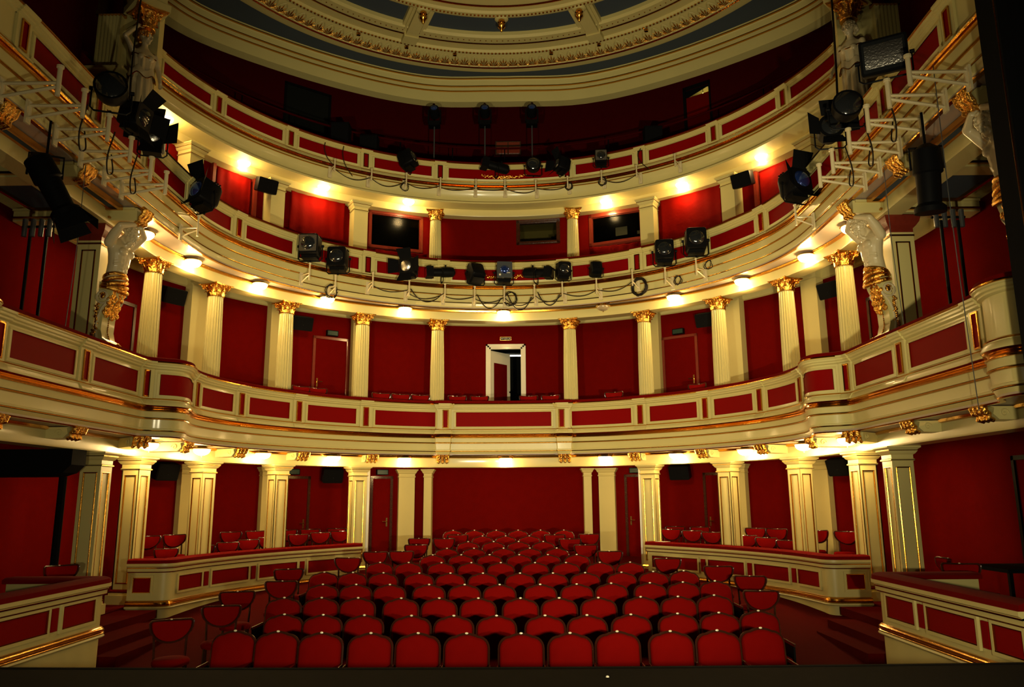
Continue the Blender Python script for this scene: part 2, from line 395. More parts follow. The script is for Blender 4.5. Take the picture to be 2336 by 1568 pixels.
# inner ceilings and decks of the tiers
struct(annulus(COLC, 0.1, WALLC, -0.05, 7.50).ob('ceiling', CREAM2), 'cream ceiling behind the first balcony columns', 'ceiling')
struct(MB().sweep(WALLC, steps(WALLC, -WALLC.len, WALLC.len), [(0, 7.2), (0.05, 7.22), (0.05, 7.42), (0.1, 7.5), (0, 7.5)], True).ob('trim_2', CREAM2), 'cream cornice band on the first balcony wall', 'cornice')
struct(annulus(COLC, 0.1, WALLC, -0.05, 3.34).ob('ceiling', CREAM2), 'cream ceiling over the stalls boxes', 'ceiling')
struct(annulus(WALL2, 0.8, WALL2, -0.05, 10.62, th=0.05).ob('ceiling', CREAM2), 'narrow cream ceiling strip along the second balcony wall', 'ceiling')

# ---------------------------------------------------------------- balconies
def balcony(name, label, C, K, thin, plain, panels, deck, soffit_to, beam, hanging=None):
    vt, ct, wt, tt, tb, wb, bb, gb, be, bf, ln, fb = K
    root = thing(name, label, 'balcony', (0, 0, 0), 0, 'balcony tiers')
    us = C.us(-C.len, C.len); P = lambda nm, m, prof, u=us: MB().sweep(C, u, prof, True).ob(nm, m, root)
    h = ct - wt
    cap = [(0.10, ct), (0.10, ct - 0.25 * h), (0.075, ct - 0.35 * h), (0.075, ct - 0.58 * h), (0.045, ct - 0.68 * h), (0.045, ct - 0.86 * h), (0.015, wt), (-0.2, wt), (-0.2, ct)]
    P('handrail', VELVET, [(-0.30, ct), (-0.30, vt - 0.03), (-0.24, vt), (0.0, vt), (0.07, vt - 0.02), (0.085, ct + 0.02), (0.085, ct)])
    P('cap_moulding', CREAM, cap)
    P('gilt_edge', GOLD, [(0.09, ct + 0.012), (0.112, ct + 0.008), (0.115, ct - 0.012), (0.095, ct - 0.02)])
    P('parapet_wall', CREAM, [(0, wt), (0, wb), (-0.16, wb), (-0.16, wt)])
    hh = wb - bb
    P('base_moulding', CREAM, [(0.0, wb), (0.035, wb - 0.05 * hh), (0.035, wb - 0.25 * hh), (0.05, wb - 0.35 * hh), (0.085, bb + 0.12 * hh), (0.085, bb), (-0.1, bb), (-0.1, wb)])
    P('gilt_line', GOLD, [(0.03, wb + 0.004), (0.045, wb - 0.06 * hh), (0.03, wb - 0.2 * hh), (0.0, wb - 0.2 * hh)])
    hh = bb - gb
    P('gilt_band', GOLD, [(0.078, bb), (0.06, bb - 0.22 * hh), (0.03, bb - 0.3 * hh), (0.012, bb - 0.5 * hh), (0.02, bb - 0.72 * hh), (0.05, bb - 0.8 * hh), (0.05, bb - 0.95 * hh), (0.03, gb), (-0.1, gb), (-0.1, bb)])
    P('frieze', CREAM, [(0.03, gb), (0.03, be), (-0.1, be), (-0.1, gb)])
    P('gilt_bead', GOLD, [(0.02, be), (0.045, (be + bf) / 2 + 0.006), (0.045, (be + bf) / 2 - 0.006), (0.02, bf), (-0.1, bf), (-0.1, be)])
    if ln:
        P('fascia', CREAM, [(0.012, bf), (-0.004, ln + 0.04), (0.018, ln + 0.034), (0.018, ln + 0.006), (-0.02, ln), (-0.02, ln - 0.012), (0.0, ln - 0.018), (-0.015, fb + 0.06), (-0.045, fb + 0.012), (-0.2, fb + 0.012), (-0.2, bf)])
        P('gilt_line', GOLD, [(-0.02, ln + 0.008), (0.01, ln + 0.002), (0.01, ln - 0.010), (-0.02, ln - 0.016)])
    else:
        P('fascia', CREAM, [(0.012, bf), (0.0, bf - 0.03), (-0.045, bf - 0.10), (-0.075, bf - 0.2), (-0.085, bf - 0.29), (-0.06, fb + 0.03), (-0.06, fb + 0.012), (-0.25, fb + 0.012), (-0.25, bf)])
    P('gilt_line', GOLD, [(-0.045, fb + 0.016), (-0.022, fb + 0.006), (-0.03, fb - 0.012), (-0.09, fb - 0.012), (-0.09, fb + 0.016)])
    # pilaster strips with a narrow red panel each
    for u in sorted([-q for q in thin + plain] + thin + plain):
        w = 0.15
        b = MB(); uu = steps(C, u - w, u + w, 0.1)
        b.sweep(C, uu, [(0.0, wt), (0.035, wt), (0.035, wb), (0.0, wb)], True)
        b.sweep(C, steps(C, u - w - 0.02, u + w + 0.02, 0.1), [(d + 0.028, z) if d > 0 else (0.0, z) for d, z in cap], True)
        b.sweep(C, uu, [(0.06, wb - 0.3 * (wb - bb)), (0.105, bb + 0.02), (0.105, bb), (0.0, bb), (0.0, wb)], True)
        p = b.ob('pilaster', CREAM, root)
        if abs(u) in thin:
            q = MB().sweep(C, steps(C, u - 0.062, u + 0.062, 0.1), [(0.02, tt), (0.041, tt), (0.041, tb), (0.02, tb)], True).ob('panel', REDP, p)
            f = MB()
            for z0, z1 in ((tt - 0.012, tt + 0.012), (tb - 0.012, tb + 0.012)): f.sweep(C, steps(C, u - 0.074, u + 0.074, 0.1), [(0.03, z0), (0.054, z0), (0.054, z1), (0.03, z1)], True)
            for a in (u - 0.074, u + 0.052): f.sweep(C, [a, a + 0.022], [(0.03, tb), (0.054, tb), (0.054, tt), (0.03, tt)], True)
            f.ob('gilt_frame', GOLD, p)
    for a, c in panels:
        zt, zb = tt - 0.045, tb + 0.035
        q = MB().sweep(C, steps(C, a, c, 0.05), [(-0.01, zt), (0.010, zt), (0.010, zb), (-0.01, zb)], True).ob('panel', REDP, root)
        f = MB(); w = 0.045
        for z0, z1 in ((zt, zt + w), (zb - w, zb)): f.sweep(C, steps(C, a - w, c + w, 0.05), [(0.0, z0), (0.034 if z1 > zt + 0.01 else 0.018, z0), (0.018 if z1 > zt + 0.01 else 0.034, z1), (0.0, z1)], True)
        for e, k in ((a - w, 0), (c, 1)): f.sweep(C, [e, e + w], [(0.0, zb), (0.03, zb), (0.03, zt), (0.0, zt)], True)
        f.ob('frame', CREAM, q)
        g = MB(); w2 = 0.011
        for z0 in (zt, zb - w2): g.sweep(C, steps(C, a, c, 0.05), [(0.0, z0), (0.022, z0), (0.022, z0 + w2), (0.0, z0 + w2)], True)
        for e in (a, c - w2): g.sweep(C, [e, e + w2], [(0.0, zb), (0.022, zb), (0.022, zt), (0.0, zt)], True)
        g.ob('gilt_frame', GOLD, q)
    b = annulus(C, -0.03, soffit_to[0], soffit_to[1], fb, th=0.05); b.ob('soffit', SOFFIT, root)
    b = MB()
    for Ca, da, Cb, db, z in deck:
        d = annulus(Ca, da, Cb, db, z, th=0.08); b.add(d.v, d.f)
    b.ob('deck', CARPET, root)
    Cb, d0, z0, z1 = beam
    ub = Cb.us(-Cb.len, Cb.len)
    bo = MB().sweep(Cb, ub, [(d0, z1), (d0 + 0.012, z0 + 0.03), (d0, z0), (d0 - 0.34, z0), (d0 - 0.34, z1)], True).ob('beam', CREAM, root)
    MB().sweep(Cb, ub, [(d0, z1 + 0.002), (d0 + 0.05, z1 - 0.002), (d0 + 0.04, z1 - 0.04), (d0, z1 - 0.055)], True).ob('gilt_line', GOLD, bo)
    return root
def spans(th, gap=0.25): return [(a + gap, b - gap) for a, b in zip(th, th[1:])]
def both(ps): return [(-b, -a) for a, b in reversed(ps)] + ps
th1 = [1.53, 3.69, 5.50, 7.16, 8.76, 10.51, 12.35, 14.30]
B1 = balcony('balcony', 'lowest balcony with red panelled cream parapet curving across the middle', T1,
    (4.72, 4.63, 4.50, 4.466, 4.02, 3.99, 3.865, 3.76, 3.66, 3.625, 3.44, 3.335), th1, [], both(spans(th1)) + [(-1.22, 1.22)],
    [(T1, -0.16, COLC, -0.3, 3.94), (COLC, -0.3, WALLC, -0.02, 4.30)], (COLC, 0.1), (COLC, 0.17, 3.05, 3.335))
th2 = [3.66, 5.52, 7.39, 9.26, 11.05, 12.75, 14.7]
B2 = balcony('balcony', 'middle balcony crowded with stage lights on its front', T2,
    (8.55, 8.475, 8.37, 8.33, 7.94, 7.90, 7.83, 7.73, 7.58, 7.55, 7.37, 7.21), th2, [1.62], both([(1.87, 3.41)] + spans(th2)) + [(-1.37, 1.37)],
    [(T2, -0.16, WALL2, -0.05, 7.66)], (COLC, 0.1), (COLC, 0.17, 6.93, 7.20))
th3 = [1.87, 4.05, 6.27, 8.47, 10.50]
B3 = balcony('balcony', 'topmost gallery balcony below the ceiling cornice', T3,
    (11.95, 11.87, 11.80, 11.77, 11.39, 11.34, 11.23, 11.14, 11.105, 11.08, None, 10.69), th3, [], both(spans(th3)) + [(-1.62, 1.62)],
    [(T3, -0.16, T3, -1.2, 10.95), (T3, -1.2, WALL3, -0.02, 11.5)], (T3, -0.62), (T3, -0.36, 10.42, 10.70))
# carved gilt festoons on the middle panels of the two upper tiers
for root, C, z in ((B2, T2, 8.10), (B3, T3, 11.52)):
    b = MB()
    for i in range(70):
        t = i / 69 * 2 - 1; u = t * 0.66; zz = z - 0.05 + 0.07 * t * t + random.uniform(-0.03, 0.05); x, y = C.at(u, 0.03)
        r = random.uniform(0.02, 0.04) * (1.15 - 0.5 * abs(t))
        b.lathe([(0, -r), (r * 0.8, -r * 0.5), (r, 0), (r * 0.6, r * 0.7), (0, r)], 6, (x, y, zz))
    b.ob('carved_festoon', GOLDC, root)

# stage and proscenium
mb = MB(); pr = [(6.3 - 0.16 * (1 - (x / 5.4) ** 2)) for x in [-9 + 18 * i / 24 for i in range(25)]]
xs = [-9 + 18 * i / 24 for i in range(25)]; pr = [6.14 + 0.0055 * x * x if abs(x) < 5.4 else 6.3 for x in xs]
mb.loft([[(x, y, 1.0), (x, y, -0.5), (x, -7, -0.5), (x, -7, 1.0)] for x, y in zip(xs, pr)])
stg = tag(mb.ob('stage', STAGE, smooth=False), 'black stage floor along the bottom edge of the view', 'stage')
MB().loft([[(x, y + 0.012, 1.005), (x, y + 0.012, 0.95), (x, y, 0.95), (x, y - 0.02, 1.005)] for x, y in zip(xs, pr)]).ob('edge_strip', STAGE, stg)
for s, lab in ((1, 'gilt edged black proscenium frame on the right'), (-1, 'gilt edged black proscenium frame beyond the left edge')):
    p = thing('proscenium_frame', lab, 'stage frame', (s * 5.4, 7.6, 1.0))
    MB().box(0.05 if s > 0 else -3.4, 3.4 if s > 0 else -0.05, -0.25, 0.02, -1.0, 14.4).ob('frame_board', BLACK2, p, smooth=False)
    MB().tube([(s * 0.03, -0.26, -1.0), (s * 0.03, -0.26, 14.4)], 0.035, 8).ob('gilt_moulding', GOLD, p)
    MB().box(min(0, s * 0.11), max(0, s * 0.11), -0.3, 0.03, -1.0, 14.4).ob('timber_edge', BLACK2, p, smooth=False)

# ---------------------------------------------------------------- columns, piers, pilasters
def fluted(mb, r0, r1, z0, z1, n=20):
    rings = []
    for i in range(7):
        t = i / 6; r = r0 + (r1 - r0) * t + 0.012 * math.sin(PI * t); z = z0 + (z1 - z0) * t; ring = []
        for j in range(n * 4):
            a = 2 * PI * j / (n * 4); k = j % 4; q = r - (0.0 if k in (0, 1) else 0.016 if k == 2 or k == 3 else 0)
            ring.append((q * math.cos(a), q * math.sin(a), z))
        rings.append(ring)
    return mb.loft(rings)
def capital(h, r, w):
    """Corinthian bell, two rows of curling leaves, corner volutes and a hollow sided abacus; from z=0 to z=h"""
    b = MB(); b.lathe([(r * 1.12, 0), (r * 1.16, 0.03 * h), (r * 1.0, 0.07 * h), (r * 1.0, 0.45 * h), (r * 1.15, 0.72 * h), (r * 1.4, 0.88 * h)], 20)
    for row, (n, z0, z1, out, wd) in enumerate(((8, 0.05, 0.46, 0.42, 0.36), (8, 0.10, 0.74, 0.55, 0.34))):
        for i in range(n):
            a = 2 * PI * (i + 0.5 * row) / n; st = len(b.v); rings = []
            for k in range(7):
                t = k / 6; z = (z0 + (z1 - z0) * min(1.0, t * 1.18) - (0.10 if t > 0.9 else 0)) * h
                x = r * (1.03 + 0.06 * t + out * max(0, t - 0.45) ** 1.5 * 2.2); hw = r * wd * (1 - 0.55 * t * t) * (0.9 + 0.2 * math.sin(k * 2.4))
                rings.append([(x, -hw, z), (x + 0.05 * r, -hw * 0.4, z + 0.004), (x + 0.09 * r, 0, z), (x + 0.05 * r, hw * 0.4, z + 0.004), (x, hw, z), (x - 0.06 * r, 0, z)])
            b.loft(rings); b.xform(Matrix.Rotation(a, 4, 'Z'), st)
    for i in range(4):
        a = PI / 4 + i * PI / 2; st = len(b.v)
        pts = []; 
        for k in range(15):
            t = k / 14; q = -0.6 + t * 7.2; rad = 0.20 * h * (1 - 0.8 * t)
            pts.append((r * 1.62 + rad * math.cos(q + 1.2) * 0.9, 0, 0.74 * h + rad * math.sin(q + 1.2)))
        b.tube([(r * 1.05, 0, 0.42 * h), (r * 1.25, 0, 0.66 * h)] + pts, 0.065 * h, 6); b.xform(Matrix.Rotation(a, 4, 'Z'), st)
        for sgn in (-1, 1):
            st = len(b.v); b.lathe([(0, -0.06 * h), (0.055 * h, -0.03 * h), (0.055 * h, 0.03 * h), (0, 0.06 * h)], 6, (r * 1.35, sgn * r * 0.42, 0.78 * h)); b.xform(Matrix.Rotation(a - PI / 4, 4, 'Z'), st)
    ab = []
    for i in range(4):
        for k in range(8):
            t = k / 8 * 2 - 1; x = w / 2 * (0.82 + 0.18 * t * t); y = t * w / 2 * 0.94; a = i * PI / 2
            ab.append((x * math.cos(a) - y * math.sin(a), x * math.sin(a) + y * math.cos(a)))
    b.prism(ab, 0.89 * h, 0.95 * h); b.prism([(x * 1.04, y * 1.04) for x, y in ab], 0.955 * h, h)
    return b
def round_column(name, label, h, r, caph, capw):
    c = thing(name, label, 'column')
    MB().lathe([(r * 1.5, 0), (r * 1.5, 0.06), (r * 1.42, 0.07), (r * 1.45, 0.11), (r * 1.2, 0.14), (r * 1.25, 0.17), (r * 1.05, 0.2)], 24).ob('base', CREAM, c)
    fluted(MB(), r, r * 0.86, 0.19, h - caph + 0.01).ob('shaft', CREAM, c, angle=20)
    capital(caph, r * 0.86, capw).xform(Matrix.Translation((0, 0, h - caph))).ob('capital', GOLDC, c, angle=40)
    return c
proto = round_column('corinthian_column', '', 2.95, 0.185, 0.28, 0.52)
def cnorm(x, y): 
    u = COLC.near(x, y); return COLC.nrm(u)
names5 = ['third', 'fourth', 'fifth', 'fourth', 'fifth']
seq = [(-x, y) for x, y in reversed(PIER)] + PIER
for i, (x, y) in enumerate(seq):
    k = i + 1 if i < 5 else 10 - i; sd = 'left' if i < 5 else 'right'
    what = ['', 'next to the bearded half figure at the %s end' % sd, 'second from the %s end' % sd, 'third from the %s end' % sd, 'fourth from the %s end' % sd, 'just %s of the open white door' % sd][k]
    place(proto, (x, y, 3.98), facing(cnorm(x, y)), 'cream fluted column with gilt leaf capital on the lowest balcony, ' + what, 'fluted columns on the first balcony')
# square ground floor piers with gilt framed sunk panels
def square_pier(name, h, w, cap_h, cat='pillar', inset=True):
    c = thing(name, '', cat)
    a = w / 2
    MB().box(-a - 0.07, a + 0.07, -a - 0.07, a + 0.07, 0, 0.16).box(-a - 0.035, a + 0.035, -a - 0.035, a + 0.035, 0.16, 0.20).ob('plinth', CREAM, c, smooth=False)
    MB().loft([[(sx * q, sy * q, z) for sx, sy in ((-1, -1), (1, -1), (1, 1), (-1, 1))] for q, z in ((a + 0.035, 0.20), (a + 0.04, 0.225), (a + 0.012, 0.255), (a, 0.26))]).ob('base_moulding', GOLD, c, smooth=False)
    zc = h - cap_h; b = MB()
    if inset:
        m = 0.055; z0, z1 = 0.36, zc - 0.10
        b.box(-a + 0.02, a - 0.02, -a + 0.02, a - 0.02, 0.26, zc)
        for k in range(4):
            st = len(b.v)
            b.box(-a, -a + m, -a, -a + 0.022, 0.26, zc); b.box(a - m, a - 0.0, -a, -a + 0.022, 0.26, zc); b.box(-a + m, a - m, -a, -a + 0.022, 0.26, z0); b.box(-a + m, a - m, -a, -a + 0.022, z1, zc)
            b.xform(Matrix.Rotation(k * PI / 2, 4, 'Z'), st)
    else: b.box(-a, a, -a, a, 0.26, zc)
    b.ob('shaft', CREAM, c, smooth=False)
    if inset:
        for k in range(4):
            b = MB(); R = Matrix.Rotation(k * PI / 2, 4, 'Z'); e = a - m; t = 0.024
            for x0 in (-e, e):
                b.tube([(x0 - math.copysign(t * 0.5, x0), -a + 0.012, z0), (x0 - math.copysign(t * 0.5, x0), -a + 0.012, z1)], t * 0.62, 8)
            for zz in (z0, z1): b.tube([(-e, -a + 0.012, zz), (e, -a + 0.012, zz)], t * 0.62, 8)
            b.xform(R).ob('gilt_frame', GOLD, c)
    prof = [(a + 0.0, 0), (a + 0.02, 0.008), (a + 0.02, 0.03), (a + 0.004, 0.04), (a + 0.004, cap_h * 0.42), (a + 0.03, cap_h * 0.5), (a + 0.06, cap_h * 0.68), (a + 0.06, cap_h * 0.78), (a + 0.10, cap_h * 0.9), (a + 0.10, cap_h)]
    MB().loft([[(sx * q, sy * q, zc + z) for sx, sy in ((-1, -1), (1, -1), (1, 1), (-1, 1))] for q, z in prof]).ob('capital', CREAM, c, smooth=False)
    b = MB()
    for q, z in ((a + 0.024, zc + 0.018), (a + 0.066, zc + cap_h * 0.72)):
        b.loft([[(sx * (q - d), sy * (q - d), z + e) for sx, sy in ((-1, -1), (1, -1), (1, 1), (-1, 1))] for d, e in ((0.02, -0.012), (0, -0.006), (0, 0.006), (0.02, 0.012))])
    b.ob('gilt_bead', GOLD, c, smooth=False)
    return c
gp = square_pier('square_pier', 2.63, 0.35, 0.24)
G8 = [(-x, y) for x, y in reversed(PIER[1:])] + PIER[1:]
for i, (x, y) in enumerate(G8):
    k = i if i < 4 else 7 - i; sd = 'left' if i < 4 else 'right'
    what = ['at the %s side box corner by the steps' % sd, 'second along the %s side box' % sd, 'third along the %s side box' % sd, 'at the rear end of the %s side box' % sd][k]
    place(gp, (x, y, 0.42), facing(cnorm(x, y)), 'cream square pier with gilt sunk panels, ' + what, 'gilt panelled piers under the lowest balcony')
for s, sd in ((-1, 'left'), (1, 'right')):
    place(gp, (s * 6.7, 13.2, 0.42), 0, 'cream square pier with gilt sunk panels behind the %s front box' % sd, 'gilt panelled piers under the lowest balcony')
# flat cream pilasters against the walls
def flat_pilaster(name, h, w, d, caph=0.22):
    c = thing(name, '', 'pilaster')
    MB().box(-w / 2, w / 2, -d, 0.05, 0, h - caph).box(-w / 2 - 0.03, w / 2 + 0.03, -d - 0.03, 0.05, 0, 0.2).ob('shaft', CREAM2, c, smooth=False)
    prof = [(0, 0), (0.018, 0.01), (0.018, 0.03), (0.004, 0.04), (0.004, caph * 0.45), (0.03, caph * 0.55), (0.05, caph * 0.75), (0.08, caph * 0.9), (0.08, caph)]
    MB().loft([[(-w / 2 - q, -d - q, h - caph + z), (w / 2 + q, -d - q, h - caph + z), (w / 2 + q, 0.05, h - caph + z), (-w / 2 - q, 0.05, h - caph + z)] for q, z in prof]).ob('capital', CREAM2, c, smooth=False)
    return c
wp = flat_pilaster('wall_pilaster', 2.64, 0.44, 0.16)
for (x, y), lab in zip([(-7.25, 18.04), (-5.93, 19.81), (-2.75, 21.83), (2.81, 21.81), (5.9, 19.84), (7.29, 17.97)],
    ['plain cream wall pilaster in the left side box, nearest the stage', 'plain cream wall pilaster in the left side box, farther from the stage', 'plain cream wall pilaster right of the rear left stalls door', 'plain cream wall pilaster left of the rear right stalls door', 'plain cream wall pilaster in the right side box, farther from the stage', 'plain cream wall pilaster in the right side box, nearest the stage']):
    u = WALLC.near(x, y); place(wp, (x, y, 0.42), facing(WALLC.nrm(u)), lab, 'cream wall pilasters round the stalls')
np_ = flat_pilaster('narrow_pilaster', 2.64, 0.21, 0.30)
for x, lab in ((-2.13, 'narrow cream pilaster at the left edge of the central rear wall'), (2.25, 'narrow cream pilaster at the right edge of the central rear wall')):
    place(np_, (x, 22.0, 0.42), 0, lab, 'narrow pilasters of the rear wall')
tp = flat_pilaster('wall_pilaster', 3.2, 0.46, 0.24, 0.3)
for (x, y), lab in zip([(-7.32, 17.9), (-5.95, 19.78), (4.13, 21.2), (6.03, 19.7), (7.38, 17.8), (-4.06, 21.24)],
    ['cream wall pilaster between the first two columns from the left of the lowest balcony', 'cream wall pilaster just left of the third column from the left, lowest balcony', 'cream wall pilaster just left of the right hand balcony side door', 'cream wall pilaster just right of the right hand balcony side door', 'cream wall pilaster between the last two columns on the right, lowest balcony', 'cream wall pilaster right of the left hand balcony side door']):
    u = WALLC.near(x, y); place(tp, (x, y, 4.3), facing(WALLC.nrm(u)), lab, 'cream wall pilasters on the first balcony')
# white end strip of the boxes beside the rearmost piers
for s, sd in ((-1, 'left'), (1, 'right')):
    w_ = MB().box(-0.05, 0.05, -0.1, 0.5, 0.42, 3.05).ob('box_end_strip', WHITE, smooth=False)
    w_.location = (s * 3.42, 19.86, 0); w_.rotation_euler = (0, 0, -s * 0.17); tag(w_, 'pale painted end strip on the aisle side of the rear %s pier' % sd, 'pilaster')
# second balcony: square piers on the wall line and two fluted columns in the middle
sp = square_pier('square_pier', 2.78, 0.40, 0.26, inset=False)
P2 = [(4.10, 20.95), (6.1, 19.45), (7.48, 17.28)]
P2 = [(4.08, 20.82), (5.98, 19.25), (7.28, 17.1)]
for i, (x, y) in enumerate([(-a, b) for a, b in reversed(P2)] + P2):
    k = [3, 2, 1, 1, 2, 3][i]; sd = 'left' if i < 3 else 'right'
    place(sp, (x, y, 7.66), facing(WALL2.nrm(WALL2.near(x, y))), 'plain square cream pier on the middle balcony, %s from the %s end' % (ORD[4 - k], sd), 'plain piers of the middle balcony')
mc = round_column('fluted_column', '', 2.78, 0.175, 0.30, 0.50)
for s, sd in ((-1, 'left'), (1, 'right')):
    place(mc, (s * 1.98, 21.45, 7.66), 0, 'small fluted column with gilt leaf capital on the middle balcony, %s of the centre' % sd, 'fluted columns of the middle balcony')
# tall pilasters at the stage ends of the tiers
for s, sd in ((-1, 'left'), (1, 'right')):
    c = thing('panelled_pilaster', 'cream panelled pilaster behind the %s bearded half figure' % sd, 'pilaster', (s * 6.95, 12.95, 4.3))
    MB().box(-0.2, 0.2, -0.2, 0.25, 0, 2.35).ob('shaft', CREAM, c, smooth=False)
    f = MB()
    for x0 in (-0.12, 0.10): f.box(x0, x0 + 0.022, -0.214, -0.19, 0.2, 2.18)
    for z0 in (0.2, 2.16): f.box(-0.12, 0.122, -0.214, -0.19, z0, z0 + 0.022)
    f.box(-0.21, 0.21, -0.21, 0.2, 2.28, 2.31)
    f.ob('gilt_frame', GOLD, c, smooth=False)
    MB().loft([[(sx * q, -0.2 - (q - 0.2) if sy < 0 else 0.25, z) for sx, sy in ((-1, -1), (1, -1), (1, 1), (-1, 1))] for q, z in ((0.2, 2.35), (0.2, 2.42), (0.24, 2.46), (0.28, 2.52), (0.30, 2.60), (0.30, 2.63))]).ob('capital', WOODR, c, smooth=False)
    c = thing('fluted_pilaster', 'tall cream fluted pilaster behind the %s standing draped statue' % sd, 'pilaster', (s * 7.98, 14.42, 7.66))
    b = MB(); w = 0.24; poly = [(-w, 0.3), (-w, -0.02)]
    for i in range(6): x0 = -w + 0.03 + i * 0.074; poly += [(x0, -0.02), (x0 + 0.014, 0.012), (x0 + 0.042, 0.012), (x0 + 0.056, -0.02)]
    poly += [(w, -0.02), (w, 0.3)]
    b.prism(poly, 0.2, 4.45); b.box(-w - 0.03, w + 0.03, -0.06, 0.3, 0, 0.2); b.ob('shaft', CREAM, c, smooth=False)
    MB().box(w, w + 0.74, 0.12, 0.32, 0, 7.0).xform(Matrix.Scale(-s, 4, (1, 0, 0))).ob('backing_pier', CREAM, c, smooth=False)
    MB().box(-w - 0.04, w + 0.04, -0.07, 0.3, 4.45, 4.55).box(-w - 0.02, w + 0.02, -0.05, 0.3, 4.55, 5.0).box(-w - 0.07, w + 0.07, -0.1, 0.3, 5.0, 5.15).ob('capital', GOLD, c, smooth=False)

# ---------------------------------------------------------------- gilt fronted console brackets and cross beams
def console(label_group, L, w, h):
    c = thing('console_bracket', '', 'bracket')
    prof = [(0.0, 0), (0.05, -h * 0.1), (0.03, -h * 0.55), (0.10, -h * 0.95), (L, -h * 1.0), (L, 0)]
    MB().loft([[(x, y, z) for y, z in prof] for x in (-w / 2, w / 2)]).ob('body', CREAM, c, smooth=False)
    g = MB()
    for k in (-1, 0, 1):
        x = k * w * 0.34; pts = [(x, 0.06, -h * 1.0), (x, -0.01, -h * 0.85), (x, 0.0, -h * 0.55), (x, -0.055, -h * 0.35), (x, -0.07, -h * 0.12), (x, -0.03, 0.0)]
        g.tube(pts, [0.028, 0.042, 0.038, 0.05, 0.058, 0.045], 8)
    g.ob('gilt_leaves', GOLDC, c)
    s = MB()
    for sgn in (-1, 1):
        pts = [(sgn * (w / 2 + 0.005), 0.16 + 0.06 * (1 - t) * math.cos(t * 9), -h * 0.5 + 0.06 * (1 - t) * math.sin(t * 9)) for t in [i / 20 for i in range(19)]]
        s.tube(pts, 0.008, 5)
    s.ob('scroll', CREAM2, c)
    return c
cb = console('', 0.75, 0.30, 0.17)
CB = [(12.2, 'at the pier by the front box'), (10.45, 'beside the lamp above the corner pier'), (8.78, 'second from the corner'), (6.96, 'third from the corner'), (5.24, 'fourth from the corner'), (3.44, 'above the rear pier'), (1.59, 'at the edge of the central bay'), (14.0, 'nearest the stage')]
for q, lab in CB:
    for s, sd in ((-1, 'left'), (1, 'right')):
        u = s * q; x, y = T1.at(u, -0.10)
        place(cb, (x, y, 3.32), facing(T1.nrm(u)), 'gilt fronted console under the lowest balcony, %s half, %s' % (sd, lab), 'gilt consoles under the lowest balcony')
for s, sd in ((-1, 'left'), (1, 'right')):
    for yy, lab in ((9.08, 'nearest the stage'), (10.95, 'in the middle of the stage box'), (12.80, 'above the bearded half figure')):
        c = thing('cross_beam', 'cream cross beam with gilt scroll end under the middle balcony, %s side, %s' % (sd, lab), 'bracket', (s * 6.06, yy, 7.19), s * -PI / 2 * -1, 'cross beams under the middle balcony')
        c.rotation_euler = (0, 0, facing((-s, 0)))
        MB().box(-0.16, 0.16, 0.06, 2.2, -0.22, 0.0).box(-0.2, 0.2, 0.1, 2.2, -0.04, 0.0).ob('beam', CREAM, c, smooth=False)
        g = MB()
        for k in (-1, 0, 1):
            x = k * 0.1; g.tube([(x, 0.12, -0.26), (x, 0.03, -0.22), (x, 0.03, -0.16), (x, -0.03, -0.1), (x, -0.05, -0.03), (x, 0.0, 0.01)], [0.03, 0.045, 0.04, 0.05, 0.06, 0.05], 8)
        g.ob('gilt_scroll', GOLDC, c)
        MB().box(-0.22, 0.22, 0.5, 2.2, -0.19, -0.16).ob('gilt_line', GOLD, c, smooth=False)
    # sunk grey soffit fields between the beams, framed in gilt
    for y0, y1, lab in ((9.32, 10.7, 'nearer the stage'), (11.2, 12.55, 'farther from the stage')):
        c = thing('soffit_field', 'grey sunk field with gilt rim under the middle balcony, %s side, %s' % (sd, lab), 'ceiling panel', (s * 7.1, (y0 + y1) / 2, 7.16), 0, 'soffit fields of the stage boxes')
        hx, hy = 0.72, (y1 - y0) / 2 - 0.06
        MB().box(-hx, hx, -hy, hy, -0.0, 0.03).ob('field', BLUEG, c, smooth=False)
        r = MB(); r.box(-hx - 0.06, hx + 0.06, -hy - 0.05, -hy, -0.05, 0.03).box(-hx - 0.06, hx + 0.06, hy, hy + 0.05, -0.05, 0.03).box(-hx - 0.06, -hx, -hy, hy, -0.05, 0.03).box(hx, hx + 0.06, -hy, hy, -0.05, 0.03)
        r.ob('gilt_rim', GOLD, c, smooth=False)

# ---------------------------------------------------------------- opal bowl lamps
def bowl_lamp():
    c = thing('ceiling_lamp', '', 'lamp')
    MB().lathe([(0.0, 0.0), (0.09, 0.0), (0.10, -0.02), (0.185, -0.045), (0.19, -0.06), (0.17, -0.066), (0.0, -0.05)], 20).ob('canopy', BRASS, c)
    b = MB().lathe([(0.0, -0.185), (0.06, -0.178), (0.115, -0.155), (0.15, -0.12), (0.165, -0.08), (0.165, -0.064)], 20, caps=False).ob('bowl', BOWL, c)
    MB().lathe([(0.0, -0.215), (0.014, -0.208), (0.018, -0.197), (0.01, -0.187), (0.0, -0.18)], 8).ob('finial', BRASS, c)
    return c
lamp = bowl_lamp()
lampoff = None
LT2 = [(-6.54, 13.8), (-6.36, 15.55), (-5.55, 17.34), (-4.31, 18.66), (-2.56, 19.79), (0.0, 20.28), (2.60, 19.75), (4.25, 18.8), (5.55, 17.4), (6.38, 15.6), (6.58, 13.85)]
LT3 = [(-7.42, 16.0), (-6.5, 18.35), (-4.87, 19.95), (-2.72, 21.07), (2.93, 21.2), (4.87, 20.05), (6.52, 18.33)]
